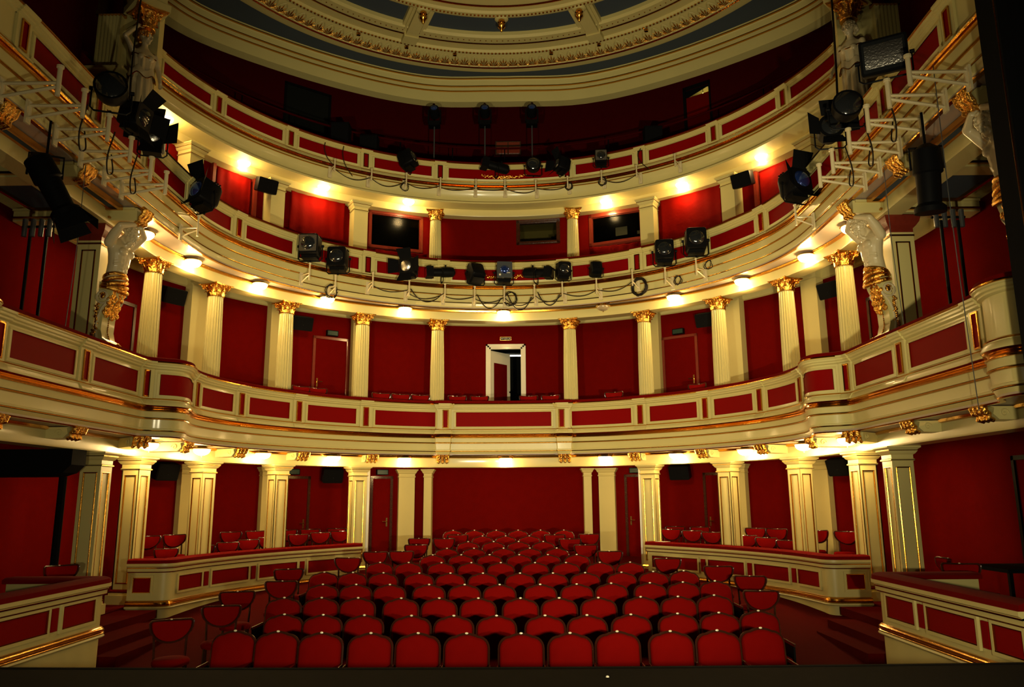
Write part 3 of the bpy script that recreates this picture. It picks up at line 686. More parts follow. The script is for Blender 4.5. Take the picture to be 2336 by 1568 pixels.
LT1 = [(-6.34, 14.25), (-6.05, 15.92), (-5.31, 17.48), (-4.06, 18.88), (-2.5, 19.84), (0.04, 20.35), (2.54, 19.82), (4.13, 18.82), (5.37, 17.38), (6.09, 15.79), (6.34, 14.28)]
def point(loc, power):
    d = bpy.data.lights.new('lamp_light', 'POINT'); d.energy = power; d.color = LAMP_COLOR; d.shadow_soft_size = 0.11
    o = bpy.data.objects.new('lamp_light', d); COL.objects.link(o); o.location = loc
for pts, z, where in ((LT1, 3.33, 'under the lowest balcony'), (LT2, 7.20, 'under the middle balcony'), (LT3, 10.69, 'under the top gallery')):
    for i, (x, y) in enumerate(pts):
        off = pts is LT2 and i == 6
        lab = '%s opal bowl lamp %s, %s from the left' % ('unlit' if off else 'glowing', where, ORD[i + 1])
        if off:
            o = copy_tree(lamp); o.location = (x, y, z); o['label'] = lab; o['group'] = 'opal bowl lamps ' + where
            for ch in o.children:
                if ch.name.startswith('bowl'):
                    ch.data = ch.data.copy(); ch.data.materials[0] = BOWLOFF
        else:
            place(lamp, (x, y, z), 0, lab, 'opal bowl lamps ' + where); point((x, y, z - 0.29), LAMP_POWER)

# ---------------------------------------------------------------- stalls boxes: parapets, platforms, steps
class Path(Curve):
    """open plan path, u runs from 0 to len; side = which way its face looks"""
    def __init__(s, pts, side=1): Curve.__init__(s, pts); s.side = side
    def raw(s, u):
        v = min(max(u, 0), s.len); i = 0
        while i < len(s.L) - 2 and s.L[i + 1] < v: i += 1
        t = (v - s.L[i]) / max(1e-9, s.L[i + 1] - s.L[i]); a, b = s.p[i], s.p[i + 1]
        return a[0] + (b[0] - a[0]) * t, a[1] + (b[1] - a[1]) * t
    def nrm(s, u):
        a = s.raw(u - 0.05); b = s.raw(u + 0.05); l = math.dist(a, b) or 1
        return s.side * (b[1] - a[1]) / l, s.side * -(b[0] - a[0]) / l
struct(annulus(COLC, 0.32, WALLC, -0.05, 0.36, th=0.06).ob('floor', CARPET), 'raised dark red floor of the stalls boxes', 'floor')
struct(annulus(WALLC, 0.95, WALLC, -0.05, 0.42, th=0.24, frac=0.7).ob('floor', CARPET), 'higher back step of the stalls box floor', 'floor')
def box_parapet(name, label, pts, side, zc, zp, zg, panels, thins):
    C = Path(pts, side); root = thing(name, label, 'parapet', (0, 0, 0), 0, 'parapets of the stalls boxes')
    uu = sorted(set([round(q, 4) for q in C.L])); P = lambda nm, m, prof: MB().sweep(C, uu, prof, True).ob(nm, m, root)
    P('handrail', VELVET, [(-0.24, zc), (-0.24, zc + 0.05), (-0.18, zc + 0.075), (0.04, zc + 0.075), (0.085, zc + 0.055), (0.095, zc)])
    P('cap_moulding', CREAM, [(0.10, zc), (0.10, zc - 0.045), (0.07, zc - 0.06), (0.055, zc - 0.10), (0.055, zc - 0.135), (0.02, zc - 0.16), (-0.14, zc - 0.16), (-0.14, zc)])
    P('gilt_line', GOLD, [(0.05, zc - 0.062), (0.075, zc - 0.068), (0.07, zc - 0.085), (0.04, zc - 0.085)])
    P('gilt_line', GOLD, [(0.02, zc - 0.135), (0.05, zc - 0.14), (0.04, zc - 0.155), (0.0, zc - 0.155)])
    P('parapet_wall', CREAM, [(0, zc - 0.16), (0, zg + 0.04), (-0.12, zg + 0.04), (-0.12, zc - 0.16)])
    P('gilt_moulding', GOLD, [(0.0, zg + 0.05), (0.03, zg + 0.042), (0.055, zg + 0.02), (0.06, zg - 0.005), (0.045, zg - 0.015), (0.065, zg - 0.03), (0.05, zg - 0.05), (0, zg - 0.05), (-0.1, zg - 0.05), (-0.1, zg + 0.05)])
    P('base_bead', CREAM, [(0.06, zg - 0.05), (0.07, zg - 0.07), (0.05, zg - 0.09), (0.0, zg - 0.10), (-0.1, zg - 0.10), (-0.1, zg - 0.05)])
    P('plinth', CREAM2, [(0.0, zg - 0.1), (0.0, -0.3), (-0.12, -0.3), (-0.12, zg - 0.1)])
    for a, c in panels:
        zt, zb = zp; w = 0.04
        q = MB().sweep(C, steps(C, a, c, 0.15), [(-0.01, zt), (0.010, zt), (0.010, zb), (-0.01, zb)], True).ob('panel', REDP, root)
        f = MB()
        for z0, z1 in ((zt, zt + w), (zb - w, zb)): f.sweep(C, steps(C, a - w, c + w, 0.15), [(0, z0), (0.03, z0), (0.03, z1), (0, z1)], True)
        for e in (a - w, c): f.sweep(C, [e, e + w], [(0, zb), (0.03, zb), (0.03, zt), (0, zt)], True)
        f.ob('frame', CREAM, q)
        g = MB()
        for e in (a, c - 0.012): g.sweep(C, [e, e + 0.012], [(0, zb), (0.026, zb), (0.026, zt), (0, zt)], True)
        for z0 in (zt - 0.012, zb): g.sweep(C, steps(C, a, c, 0.15), [(0, z0), (0.026, z0), (0.026, z0 + 0.012), (0, z0 + 0.012)], True)
        g.ob('gilt_frame', GOLD, q)
    for u in thins:
        MB().sweep(C, [u - 0.06, u + 0.06], [(-0.01, zp[0]), (0.02, zp[0]), (0.02, zp[1]), (-0.01, zp[1])], True).ob('panel', REDP, root)
    return root
SB = [(6.5, 14.22), (6.0, 14.22)] + [(5.95 - 0.17 * math.sin(a), 14.39 - 0.17 * math.cos(a)) for a in [PI / 2 * i / 6 for i in range(7)]] + catmull([(5.77, 14.5), (5.62, 15.3), (5.36, 16.1), (5.05, 16.8), (4.72, 17.4), (4.33, 17.95), (3.85, 18.6), (3.42, 19.15)], 3)
FB = [(6.5, 11.0), (5.34, 11.0)] + [(5.34 - 0.14 * math.sin(a), 10.86 + 0.14 * math.cos(a)) for a in [PI / 2 * i / 4 for i in range(5)]] + [(5.2, 10.6), (5.2, 10), (5.2, 9), (5.2, 7.75)]
for s, sd in ((-1, 'left'), (1, 'right')):
    mir = [(s * x, y) for x, y in SB]
    C0 = Path(SB); L = C0.len
    e = [0.08, 0.40, 0.95, 1.72, 2.02, 3.1, 3.4, 4.45, 4.75, L - 0.2]
    box_parapet('box_parapet', 'red panelled cream parapet of the %s side box, curving along the aisle' % sd, mir, -s * -1 * -1, 1.16, (0.92, 0.66), 0.48, [(0.1, 0.42), (0.98, 1.7), (2.0, 3.05), (3.35, 4.4), (4.7, L - 0.15)], [1.85, 3.2, 4.55])
    mir = [(s * x, y) for x, y in FB]; L = Path(FB).len
    box_parapet('box_parapet', 'red panelled cream parapet of the %s front box beside the stage' % sd, mir, s, 1.16, (0.97, 0.70), 0.55, [(1.55, 2.28), (2.58, 3.6), (3.9, L - 0.1)], [2.43, 3.75])
    st = thing('steps', 'dark red carpeted steps up to the %s boxes' % sd, 'steps', (s * 5.6, 12.3, 0.0), 0, 'side steps')
    for x0, y0, y1, z in ((5.07, 11.14, 13.0, 0.17), (5.40, 11.14, 13.4, 0.285), (5.86, 11.14, 14.0, 0.40)):
        b = MB(); xa, xb = s * (x0 - 5.6), s * (6.6 - 5.6); b.box(min(xa, xb), max(xa, xb), y0 - 12.3, y1 - 12.3, -0.1 if z < 0.2 else z - 0.13, z)
        b.ob('tread', CARPET, st, smooth=False)

# ---------------------------------------------------------------- seats
def back_outline(w, z0, z1, r, crown, n=6):
    pts = [(-w / 2, z0), ]
    for i in range(n + 1):
        a = PI - PI / 2 * i / n; pts.append((-w / 2 + r + r * math.cos(a), z1 - crown - r + r * math.sin(a)))
    for i in range(1, 6): t = i / 6 * 2 - 1; pts.append((t * (w / 2 - r), z1 - crown * t * t))
    for i in range(n + 1):
        a = PI / 2 - PI / 2 * i / n; pts.append((w / 2 - r + r * math.cos(a), z1 - crown - r + r * math.sin(a)))
    pts.append((w / 2, z0)); return pts
def cushion_loft(b, out, cz, layers):
    b.loft([[(x * k, y + yo, cz + (z - cz) * k) for x, z in out] for k, y, yo in layers])
def theatre_seat():
    c = thing('theatre_seat', '', 'seat')
    tilt = Matrix.Translation((0, 0.2, 0.45)) @ Matrix.Rotation(math.radians(-10), 4, 'X') @ Matrix.Translation((0, 0, -0.45))
    o = back_outline(0.475, 0.40, 0.945, 0.115, 0.03)
    b = MB(); cushion_loft(b, o, 0.66, [(0.96, 0.045, 0), (0.97, 0.0, 0), (0.955, -0.03, 0), (0.86, -0.052, 0), (0.5, -0.062, 0)]); b.xform(tilt); b.ob('backrest', SEATRED, c, angle=50)
    b = MB(); cushion_loft(b, o, 0.66, [(1.0, 0.065, 0), (1.0, 0.046, 0)]); b.tube([(x, 0.02, z) for x, z in o], 0.017, 6); b.xform(tilt); b.ob('wooden_rim', WOOD, c)
    b = MB(); b.lathe([(0, -0.012), (0.016, -0.006), (0.019, 0.002), (0.014, 0.01), (0, 0.012)], 10, M=Matrix.Scale(0.62, 4, (0, 0, 1)) @ Matrix.Rotation(PI / 2, 4, 'X')); b.xform(tilt @ Matrix.Translation((0, 0.006, 0.953))); b.ob('number_disc', PLAQUE, c)
    b = MB(); st = rrect(0.46, 0.46, 0.07)
    b.loft([[(x * k, y * k - 0.04, z) for x, y in st] for k, z in ((0.94, 0.36), (1.0, 0.38), (1.0, 0.44), (0.96, 0.468), (0.8, 0.482))]); b.ob('seat', SEATRED, c, angle=50)
    for sx in (-1, 1):
        b = MB(); b.box(-0.011, 0.011, -0.22, 0.2, 0.03, 0.60).xform(Matrix.Translation((sx * 0.25, 0, 0))); p = b.ob('side_frame', BLACK, c, smooth=False)
        b = MB(); b.loft([[(x * 0.5, y, z) for x, z in rrect(0.046, 0.036, 0.012, 2)] for y in ()] or [[(sx * 0.25 + x * 0.5, y, 0.62 + z) for x, z in rrect(0.046, 0.036, 0.012, 2)] for y in (-0.25, 0.2)]); b.ob('armrest', WOOD, c)
    return c
seat = theatre_seat()
ROWS = [
 (9.0, .804, [-2.77, -2.27, -1.76, -1.21, -0.69, -0.16, 0.43, 0.96, 1.48, 2.06, 2.58, 3.1], [.17, .11, .01, -.03, -.05, -.08, -.09, -.08, .01, .01, .05, .2]),
 (10.04, .841, [-2.52, -2.02, -1.5, -0.91, -0.39, 0.13, 0.72, 1.23, 1.77, 2.35, 2.87, 3.4], [.13, .07, .02, -.04, -.06, -.07, -.07, -.06, -.02, .04, .1, .25]),
 (11.08, .921, [-2.83, -2.31, -1.8, -1.2, -0.68, -0.15, 0.42, 0.94, 1.47, 2.05, 2.56, 3.08], [.11, .09, .05, -.01, -.03, -.05, -.07, -.07, -.06, .01, .03, .16]),
 (12.12, .995, [-2.55, -2.04, -1.53, -0.94, -0.41, 0.11, 0.71, 1.25, 1.77, 2.35, 2.86, 3.37], [.06, .02, -.01, -.04, -.07, -.09, -.1, -.08, .01, .04, .13, .26]),
 (13.16, 1.063, [-2.85, -2.35, -1.83, -1.23, -0.72, -0.19, 0.41, 0.94, 1.46, 2.05, 2.58, 3.1], [.3, .2, .11, .02, -.01, -.05, -.08, -.1, -.06, -.02, .08, .2]),
 (14.2, 1.143, [-2.09, -1.57, -0.98, -0.45, 0.07, 0.67, 1.21, 1.8, 2.33], [.2, .14, .06, .03, 0, -.04, -.06, -.06, -.05]),
 (15.24, 1.208, [-1.25, -0.71, -0.17, 0.39, 0.93, 1.47], [.06, .04, .02, -.02, -.04, -.06]),
 (16.28, 1.267, [-1.08, -0.53, 0.07, 0.6, 1.14], [.06, .04, 0, -.03, -.06]),
 (17.32, 1.343, [-0.72, -0.17, 0.37, 0.9], [.05, .02, -.02, -.05]),
 (18.36, 1.417, [-0.46, 0.07, 0.61], [.04, 0, -.04]),
 (19.4, 1.505, [-1.23, -0.71, -0.18, 0.35, 0.89, 1.45], [.1, .06, .02, -.02, -.06, -.1])]
RN = ['front row', 'second row', 'third row', 'fourth row', 'fifth row', 'sixth row', 'seventh row', 'eighth row', 'ninth row', 'tenth row', 'back row']
for (Y, zt, xs, dy), rn in zip(ROWS, RN):
    for i, (x, d) in enumerate(zip(xs, dy)):
        y = Y + d
        place(seat, (x, y - 0.29, zt - 0.945), 0, 'crimson stalls seat in the %s, %s from the left' % (rn, ORD[i + 1]), 'stalls seats, ' + rn)
# loose half moon backed chairs
def half_moon_chair():
    c = thing('half_moon_chair', '', 'chair')
    W = 0.48; o = [(-W / 2, 0.875), (-W / 2 + 0.02, 0.89)] + [(t * W / 2, 0.893 - 0.012 * (1 - t * t)) for t in (-0.6, -0.2, 0.2, 0.6)] + [(W / 2 - 0.02, 0.89), (W / 2, 0.875)]
    o += [(W / 2 * math.cos(a), 0.86 - 0.235 * math.sin(a)) for a in [PI * i / 14 for i in range(15)]]
    curve = lambda v: [(x, y - 0.10 * (x / 0.24) ** 2 + 0.05, z) for x, y, z in v]
    b = MB(); cushion_loft(b, o, 0.79, [(0.94, 0.03, 0), (0.94, 0.0, 0), (0.9, -0.03, 0), (0.6, -0.04, 0)]); b.v = curve(b.v); b.xform(Matrix.Translation((0, 0.2, 0))); b.ob('backrest', SEATRED, c, angle=50)
    b = MB(); b.tube([(x, 0.012, z) for x, z in o] + [(o[0][0], 0.012, o[0][1])], 0.016, 6); cushion_loft(b, o, 0.79, [(0.99, 0.045, 0), (0.99, 0.03, 0)]); b.v = curve(b.v); b.xform(Matrix.Translation((0, 0.2, 0))); b.ob('wooden_rim', WOOD, c)
    b = MB(); b.lathe([(0, -0.008), (0.014, -0.004), (0.014, 0.004), (0, 0.008)], 8, (0, 0.25, 0.893)); b.ob('number_disc', PLAQUE, c)
    b = MB(); b.loft([[(0.21 * k * math.cos(2 * PI * j / 18), 0.2 * k * math.sin(2 * PI * j / 18), z) for j in range(18)] for k, z in ((0.96, 0.41), (1, 0.43), (1, 0.46), (0.9, 0.485), (0.5, 0.49))]); b.ob('seat', SEATRED, c, angle=50)
    for sx in (-1, 1):
        MB().tube([(sx * 0.17, 0.26, 0.0), (sx * 0.17, 0.2, 0.42), (sx * 0.185, 0.24, 0.72)], 0.016, 6).ob('leg', WOOD, c)
        MB().tube([(sx * 0.16, -0.17, 0.0), (sx * 0.15, -0.14, 0.42)], 0.016, 6).ob('leg', WOOD, c)
    return c
ch = half_moon_chair()
AISL = [(-3.70, 9.95, 0.5), (-3.45, 10.75, 0.25), (-3.60, 11.75, 0.3), (-3.26, 12.6, 0.1), (-3.45, 13.8, 0.4), (-2.80, 15.1, 0.0), (-2.42, 15.9, 0.1), (-1.93, 15.95, 0.0), (-1.76, 16.95, 0.1), (-1.83, 18.1, 0.2), (-1.3, 18.05, 0.0), (-1.05, 18.75, 0.0)]
AISR = [(3.08, 14.8, 0.0), (3.75, 13.85, -0.1), (3.98, 12.85, -0.2), (3.78, 11.6, -0.15), (2.15, 15.8, 0.0), (1.76, 16.8, 0.0), (1.50, 17.85, 0.0), (1.20, 18.65, 0.0), (2.0, 18.75, 0.0)]
for side, L in (('left', AISL), ('right', AISR)):
    Ls = sorted(L, key=lambda q: q[1])
    for i, (x, y, r) in enumerate(Ls):
        place(ch, (x, y - 0.25, floor_z(y) + 0.0), r, 'loose red half moon backed chair in the %s aisle, %s from the stage' % (side, ORD[i + 1]), 'loose chairs along the stalls aisles')
BOXF = [(-6.4, 17.18), (-6.07, 17.72), (-5.78, 18.2), (-5.45, 18.62), (-4.92, 19.19), (-4.49, 19.57), (-4.07, 19.88), (4.12, 19.84), (4.57, 19.5), (4.96, 19.15), (5.59, 18.46), (5.9, 18.0), (6.2, 17.5), (-6.8, 16.3)]
BOXB = [(-7.3, 16.55), (-7.04, 17.2), (-6.3, 18.5), (-5.88, 19.0), (-5.32, 19.6), (-4.86, 20.0), (-4.29, 20.4), (4.34, 20.4), (4.88, 20.0), (5.94, 18.93), (6.3, 18.5), (6.87, 17.55), (7.21, 16.83)]
for L, zb, nm in ((BOXF, 0.42, 'front'), (BOXB, 0.66, 'back')):
    for s, sd in ((-1, 'left'), (1, 'right')):
        Ls = sorted([q for q in L if q[0] * s > 0], key=lambda q: q[1])
        for i, (x, y) in enumerate(Ls):
            n = WALLC.nrm(WALLC.near(x, y)); a = math.atan2(n[0] * 0.6, -(n[1] * 0.6 - 0.4))
            place(ch, (x + 0.2 * math.sin(a), y - 0.2 * math.cos(a), max(zb, floor_z(y)) - 0.02 + (0.0)), a, 'red half moon chair in the %s side box, %s line, %s from the stage' % (sd, nm, ORD[i + 1]), 'chairs in the stalls boxes')
for x, y, a, lab in ((-6.3, 11.9, 0.9, 'dim red half moon chair in the left front box by the gilt pier'), (6.55, 11.3, -0.35, 'dim red half moon chair in the middle of the right front box'), (6.75, 12.55, -1.7, 'turned half moon chair in the right front box beside the gilt pier')):
    place(ch, (x, y, 0.41), a, lab, 'chairs in the front boxes')
BAL = [-0.83, -0.76, -0.50, -0.42, -0.34, -0.19, -0.10, 0.10, 0.19, 0.45, 0.80]
for i, a in enumerate(BAL):
    x, y = 6.32 * math.sin(a), YC + 6.32 * math.cos(a)
    place(ch, (x, y, 4.02), -a, 'half moon chair just showing above the lowest balcony rail, %s from the left' % ORD[i + 1], 'chairs on the lowest balcony')
t = thing('side_table', 'black covered table in the dark right front box', 'table', (7.5, 11.6, 0.42))
MB().box(-0.45, 0.45, -0.5, 0.5, 0.78, 0.83).ob('table_top', BLACK2, t, smooth=False)
for sx in (-1, 1):
    for sy in (-1, 1): MB().box(sx * 0.4 - 0.025, sx * 0.4 + 0.025, sy * 0.45 - 0.025, sy * 0.45 + 0.025, 0, 0.78).ob('leg', BLACK, t, smooth=False)
p = tag(MB().box(-0.11, 0.11, -0.14, 0.14, 0, 0.004).ob('programme_sheet', PAPER, smooth=False), 'white programme sheet lying on the right side box rail', 'paper'); p.location = (3.74, 18.92, 1.238); p.rotation_euler = (0, 0, 0.62)
p = tag(MB().lathe([(0, 0), (0.013, 0.001), (0.009, 0.01), (0, 0.013)], 7).ob('paper_scrap', PAPER), 'tiny white paper scrap on the stage near the bottom edge', 'litter'); p.location = (1.04, 5.82, 1.0)

# ---------------------------------------------------------------- stage lights, their brackets, cables, loudspeakers
def pos(C, u, d, z): x, y = C.at(u, d); return (x, y, z)
def light_bracket(reach, drop, r=0.022):
    """origin at the top of the post; local +Y runs back to the balcony front"""
    c = thing('light_bracket', '', 'bracket')
    MB().lathe([(0.0, 0.0), (r * 1.5, 0.0), (r * 1.5, -0.03), (r, -0.035), (r, -drop), (0, -drop)], 10).ob('post', POST, c)
    b = MB(); zb = -drop + 0.02
    b.tube([(0, 0.01, zb + 0.15), (0, reach, zb + 0.15)], r * 0.75, 6); b.tube([(0, 0.01, zb + 0.10), (0, reach, zb - 0.03)], r * 0.75, 6)
    b.tube([(0, reach - 0.02, zb + 0.20), (0, reach - 0.02, zb - 0.08)], r * 0.9, 6)
    b.ob('arm', POST, c)
    MB().box(-0.05, 0.05, reach - 0.03, reach, zb - 0.1, zb + 0.22).ob('wall_plate', POST, c, smooth=False)
    return c
fb = light_bracket(0.34, 0.42, 0.02)
PT2 = [(-9.57, 7.62), (-5.49, 7.76), (-4.72, 7.60), (-3.65, 7.86), (-2.62, 7.78), (-1.62, 7.77), (-0.79, 7.73), (0.04, 7.74), (0.88, 7.76), (1.66, 7.78), (2.63, 7.78), (3.67, 7.86), (4.63, 7.74), (5.58, 7.76), (9.55, 7.72)]
for i, (u, z) in enumerate(PT2):
    place(fb, pos(T2, u, 0.36, z), facing(T2.nrm(u)), 'ivory light bracket on the middle balcony front, %s from the left' % ORD[i + 1], 'light brackets on the middle balcony')
fb3 = light_bracket(0.30, 0.36, 0.02)
PT3 = [(-5.09, 11.26), (-3.97, 11.24), (-2.92, 11.3), (-1.9, 11.28), (-0.83, 11.3), (0.04, 11.3), (0.97, 11.24), (1.93, 11.28), (2.96, 11.3), (4.03, 11.24), (5.22, 11.26)]
for i, (u, z) in enumerate(PT3):
    place(fb3, pos(T3, u, 0.32, z), facing(T3.nrm(u)), 'ivory light bracket on the top gallery front, %s from the left' % ORD[i + 1], 'light brackets on the top gallery')
sb = light_bracket(0.72, 0.40, 0.03)
SU = [15.0, 14.45, 13.8, 13.1, 12.4, 11.85]
for s, sd in ((-1, 'left'), (1, 'right')):
    for i, u in enumerate(SU):
        place(sb, pos(T2, s * u, 0.75, 7.52), facing(T2.nrm(s * u)), 'ivory triangular light bracket on the %s stage box front, %s from the stage' % (sd, ORD[i + 1]), 'long light brackets on the stage boxes')
def stage_light(label, loc, rz, kind, pitch=-8, yaw=0, sc=1.0, lens=None, group=None):
    """rz turns the whole fixture, yaw and pitch swing the housing in its yoke; the yoke foot is the origin"""
    c = thing('stage_light', label, 'stage light', loc, rz, group)
    H = 0.36 * sc
    M = Matrix.Translation((0, 0, H)) @ Matrix.Rotation(math.radians(yaw), 4, 'Z') @ Matrix.Rotation(math.radians(pitch), 4, 'X')
    My = Matrix.Translation((0, 0, 0)) @ Matrix.Rotation(math.radians(yaw), 4, 'Z')
    s = sc; h = MB(); ln = MB(); doors = []; lm = lens or LENS
    def Y(w, b=0.05):
        y = MB(); y.tube([(-w, 0, H), (-w, 0, 0.08 * s), (-w + b, 0, 0.03 * s), (w - b, 0, 0.03 * s), (w, 0, 0.08 * s), (w, 0, H)], 0.014 * s, 6)
        y.lathe([(0, 0.0), (0.022 * s, 0.0), (0.022 * s, 0.05 * s), (0, 0.05 * s)], 8)
        for q in (-w, w): y.tube([(q * 0.93, 0, H), (q * 1.12, 0, H)], 0.03 * s, 8)
        y.xform(My); y.ob('yoke', BLACK, c)
    if kind in ('fresnel', 'grid', 'barn', 'square'):
        w = 0.20 * s
        h.loft([[(x, y, z) for x, z in rrect(2 * w * k, 2 * w * k * 1.08, 0.05 * s, 3)] for y, k in ((-0.22 * s, 0.97), (-0.21 * s, 1.0), (0.12 * s, 1.0), (0.18 * s, 0.85), (0.20 * s, 0.5))])
        h.box(-w * 0.8, w * 0.8, -0.1 * s, 0.1 * s, -w * 1.42, -w * 0.95)
        for k in range(3): h.box(-w * 1.02, w * 1.02, (-0.02 + 0.05 * k) * s, (0.005 + 0.05 * k) * s, w * 1.02, w * 1.1)
        lr = 0.155 * s
        if kind == 'grid':
            f = MB(); f.loft([[(x, y, z) for x, z in rrect(0.36 * s, 0.36 * s, 0.02 * s, 2)] for y in (-0.225 * s, -0.24 * s)]); f.xform(M).ob('lens_frame', SILVER, c)
            g = MB()
            for k in range(-4, 5):
                e = math.sqrt(max(0, 1 - (k / 5) ** 2)) * lr; q = k / 5 * lr
                g.tube([(q, -0.247 * s, -e), (q, -0.247 * s, e)], 0.004 * s, 4); g.tube([(-e, -0.247 * s, q), (e, -0.247 * s, q)], 0.004 * s, 4)
            g.xform(M).ob('wire_grid', GREY, c); lr *= 0.95
        off = -0.242 if kind == 'grid' else -0.222
        R = Matrix.Rotation(PI / 2, 4, 'X')
        if kind == 'square':
            f = MB(); f.loft([[(x, y, z) for x, z in rrect(0.40 * s, 0.44 * s, 0.02 * s, 2)] for y in (-0.225 * s, -0.26 * s)]); f.xform(M).ob('colour_frame', GREY, c); off = -0.262; lr = 0.115 * s
        ln.lathe([(lr, 0.0), (lr * 0.9, 0.018 * s), (lr * 0.6, 0.04 * s), (lr * 0.25, 0.05 * s), (0.0, 0.052 * s)], 20, M=R, caps=False); ln.xform(Matrix.Translation((0, off * s, 0))).xform(M)
        if kind == 'barn':
            for k in range(4):
                d = MB(); d.loft([[(-0.17 * s, 0, 0), (0.17 * s, 0, 0), (0.21 * s, -0.16 * s, 0.24 * s), (-0.21 * s, -0.16 * s, 0.24 * s)], [(-0.17 * s, -0.006, 0.004), (0.17 * s, -0.006, 0.004), (0.21 * s, -0.166 * s, 0.244 * s), (-0.21 * s, -0.166 * s, 0.244 * s)]])
                d.xform(M @ Matrix.Rotation(k * PI / 2, 4, 'Y') @ Matrix.Translation((0, -0.22 * s, 0.2 * s))); doors.append(d)
        Y(w * 1.25)
    elif kind == 'profile':
        R = Matrix.Rotation(PI / 2, 4, 'X')
        h.lathe([(0.06 * s, -0.42 * s), (0.15 * s, -0.36 * s), (0.165 * s, -0.2 * s), (0.165 * s, 0.02 * s), (0.14 * s, 0.03 * s), (0.14 * s, 0.3 * s), (0.15 * s, 0.3 * s), (0.15 * s, 0.34 * s)], 16, M=R)
        h.box(-0.17 * s, 0.17 * s, -0.52 * s, -0.3 * s, -0.17 * s, 0.17 * s); h.box(-0.03 * s, 0.03 * s, 0.1 * s, 0.14 * s, 0.16 * s, 0.24 * s)
        ln.loft([[(x, -0.525 * s, z) for x, z in rrect(0.26 * s, 0.26 * s, 0.03 * s, 2)], [(x, -0.521 * s, z) for x, z in rrect(0.26 * s, 0.26 * s, 0.03 * s, 2)]])
        ln.xform(M); Y(0.2 * s)
    elif kind == 'dome':
        R = Matrix.Rotation(PI / 2, 4, 'X')
        pr = [(0.0, -0.22)] + [(0.22 * math.sin(a), 0.02 - 0.24 * math.cos(a)) for a in [PI / 2 * i / 6 for i in range(1, 7)]] + [(0.225, 0.16)]
        h.lathe([(a * s, z * s) for a, z in pr], 20, M=R)
        ln.lathe([(0.20 * s, 0.0), (0.16 * s, 0.03 * s), (0.08 * s, 0.05 * s), (0.0, 0.055 * s)], 18, M=R, caps=False); ln.xform(Matrix.Translation((0, -0.155 * s, 0))).xform(M); Y(0.26 * s)
    elif kind == 'flood':
        h.loft([[(x * k, y, z * k) for x, z in rrect(0.62 * s, 0.50 * s, 0.03 * s, 2)] for y, k in ((-0.16 * s, 1.0), (-0.15 * s, 1.02), (0.0, 0.98), (0.16 * s, 0.6))])
        f = MB(); f.loft([[(x, y, z) for x, z in rrect(0.56 * s, 0.44 * s, 0.02 * s, 2)] for y in (-0.162 * s, -0.168 * s)]); f.xform(M).ob('dark_glass', LENS, c)
        n = 10; ln.loft([[(x, -0.172 * s - 0.05 * s * (1 - (z / (0.17 * s)) ** 2) * 0.2, z) for z in [0.17 * s * (k / n * 2 - 1) for k in range(n + 1)]] for x in (-0.25 * s, 0.25 * s)], closed=False); ln.xform(M); Y(0.35 * s); lm = SILVER if lens is None else lens
    elif kind == 'round':
        R = Matrix.Rotation(PI / 2, 4, 'X')
        h.lathe([(0.1 * s, -0.2 * s), (0.18 * s, -0.16 * s), (0.19 * s, 0.12 * s), (0.215 * s, 0.13 * s), (0.215 * s, 0.17 * s), (0.17 * s, 0.17 * s)], 20, M=R)
        ln.lathe([(0.17 * s, 0.0), (0.12 * s, 0.03 * s), (0.06 * s, 0.045 * s), (0.0, 0.05 * s)], 18, M=R, caps=False); ln.xform(Matrix.Translation((0, -0.165 * s, 0))).xform(M)
        for k in range(4):
            d = MB(); d.loft([[(-0.15 * s, 0, 0), (0.15 * s, 0, 0), (0.2 * s, -0.14 * s, 0.2 * s), (-0.2 * s, -0.14 * s, 0.2 * s)], [(-0.15 * s, -0.006, 0.004), (0.15 * s, -0.006, 0.004), (0.2 * s, -0.146 * s, 0.204 * s), (-0.2 * s, -0.146 * s, 0.204 * s)]])
            d.xform(M @ Matrix.Rotation(k * PI / 2, 4, 'Y') @ Matrix.Translation((0, -0.17 * s, 0.19 * s))); doors.append(d)
        Y(0.25 * s)
    h.xform(M) ; hs = h.ob('housing', BLACK, c, angle=40)
    ln.ob('lens', lm, c)
    for d in doors: d.ob('barn_door', BLACK2, c, smooth=False)
    return c
def front(u, C=T2): return facing(C.nrm(u))
G2, G3 = 'stage lights on the middle balcony front', 'stage lights on the top gallery front'
stage_light('stage light with silver wire grid over its lens, middle balcony left', pos(T2, -5.49, 0.36, 7.76), 0.05, 'grid', -2, -3, 1.12, None, G2)
stage_light('black stage light just right of the grid fronted one', pos(T2, -4.66, 0.36, 7.62), 0.06, 'fresnel', -4, -4, 1.12, None, G2)
stage_light('stage light with open flaps and bright lens, left of centre', pos(T2, -2.64, 0.36, 7.78), 0, 'barn', 4, -16, 0.95, SILVER, G2)
stage_light('long horizontal stage light pointing left, middle balcony', pos(T2, -1.7, 0.36, 7.77), 0, 'profile', 4, -74, 0.82, None, G2)
stage_light('stage light turned up and away, left of the square fronted one', pos(T2, -0.76, 0.36, 7.73), 0.3, 'fresnel', 32, 190, 1.0, None, G2)
sq = stage_light('square fronted stage light with blue round lens and white badge', pos(T2, 0.03, 0.36, 7.74), 0.1, 'square', -4, 0, 1.0, LENSB, G2)
b = MB(); b.box(-0.15, -0.10, -0.275, -0.262, -0.17, -0.125).box(0.02, 0.14, -0.272, -0.262, -0.10, -0.085); b.xform(Matrix.Translation((0, 0, 0.36)) @ Matrix.Rotation(math.radians(-4), 4, 'X')); b.ob('white_badge', PAPER, sq, smooth=False)
stage_light('long horizontal stage light pointing right, middle balcony', pos(T2, 0.92, 0.36, 7.76), 0, 'profile', 6, 70, 0.86, None, G2)
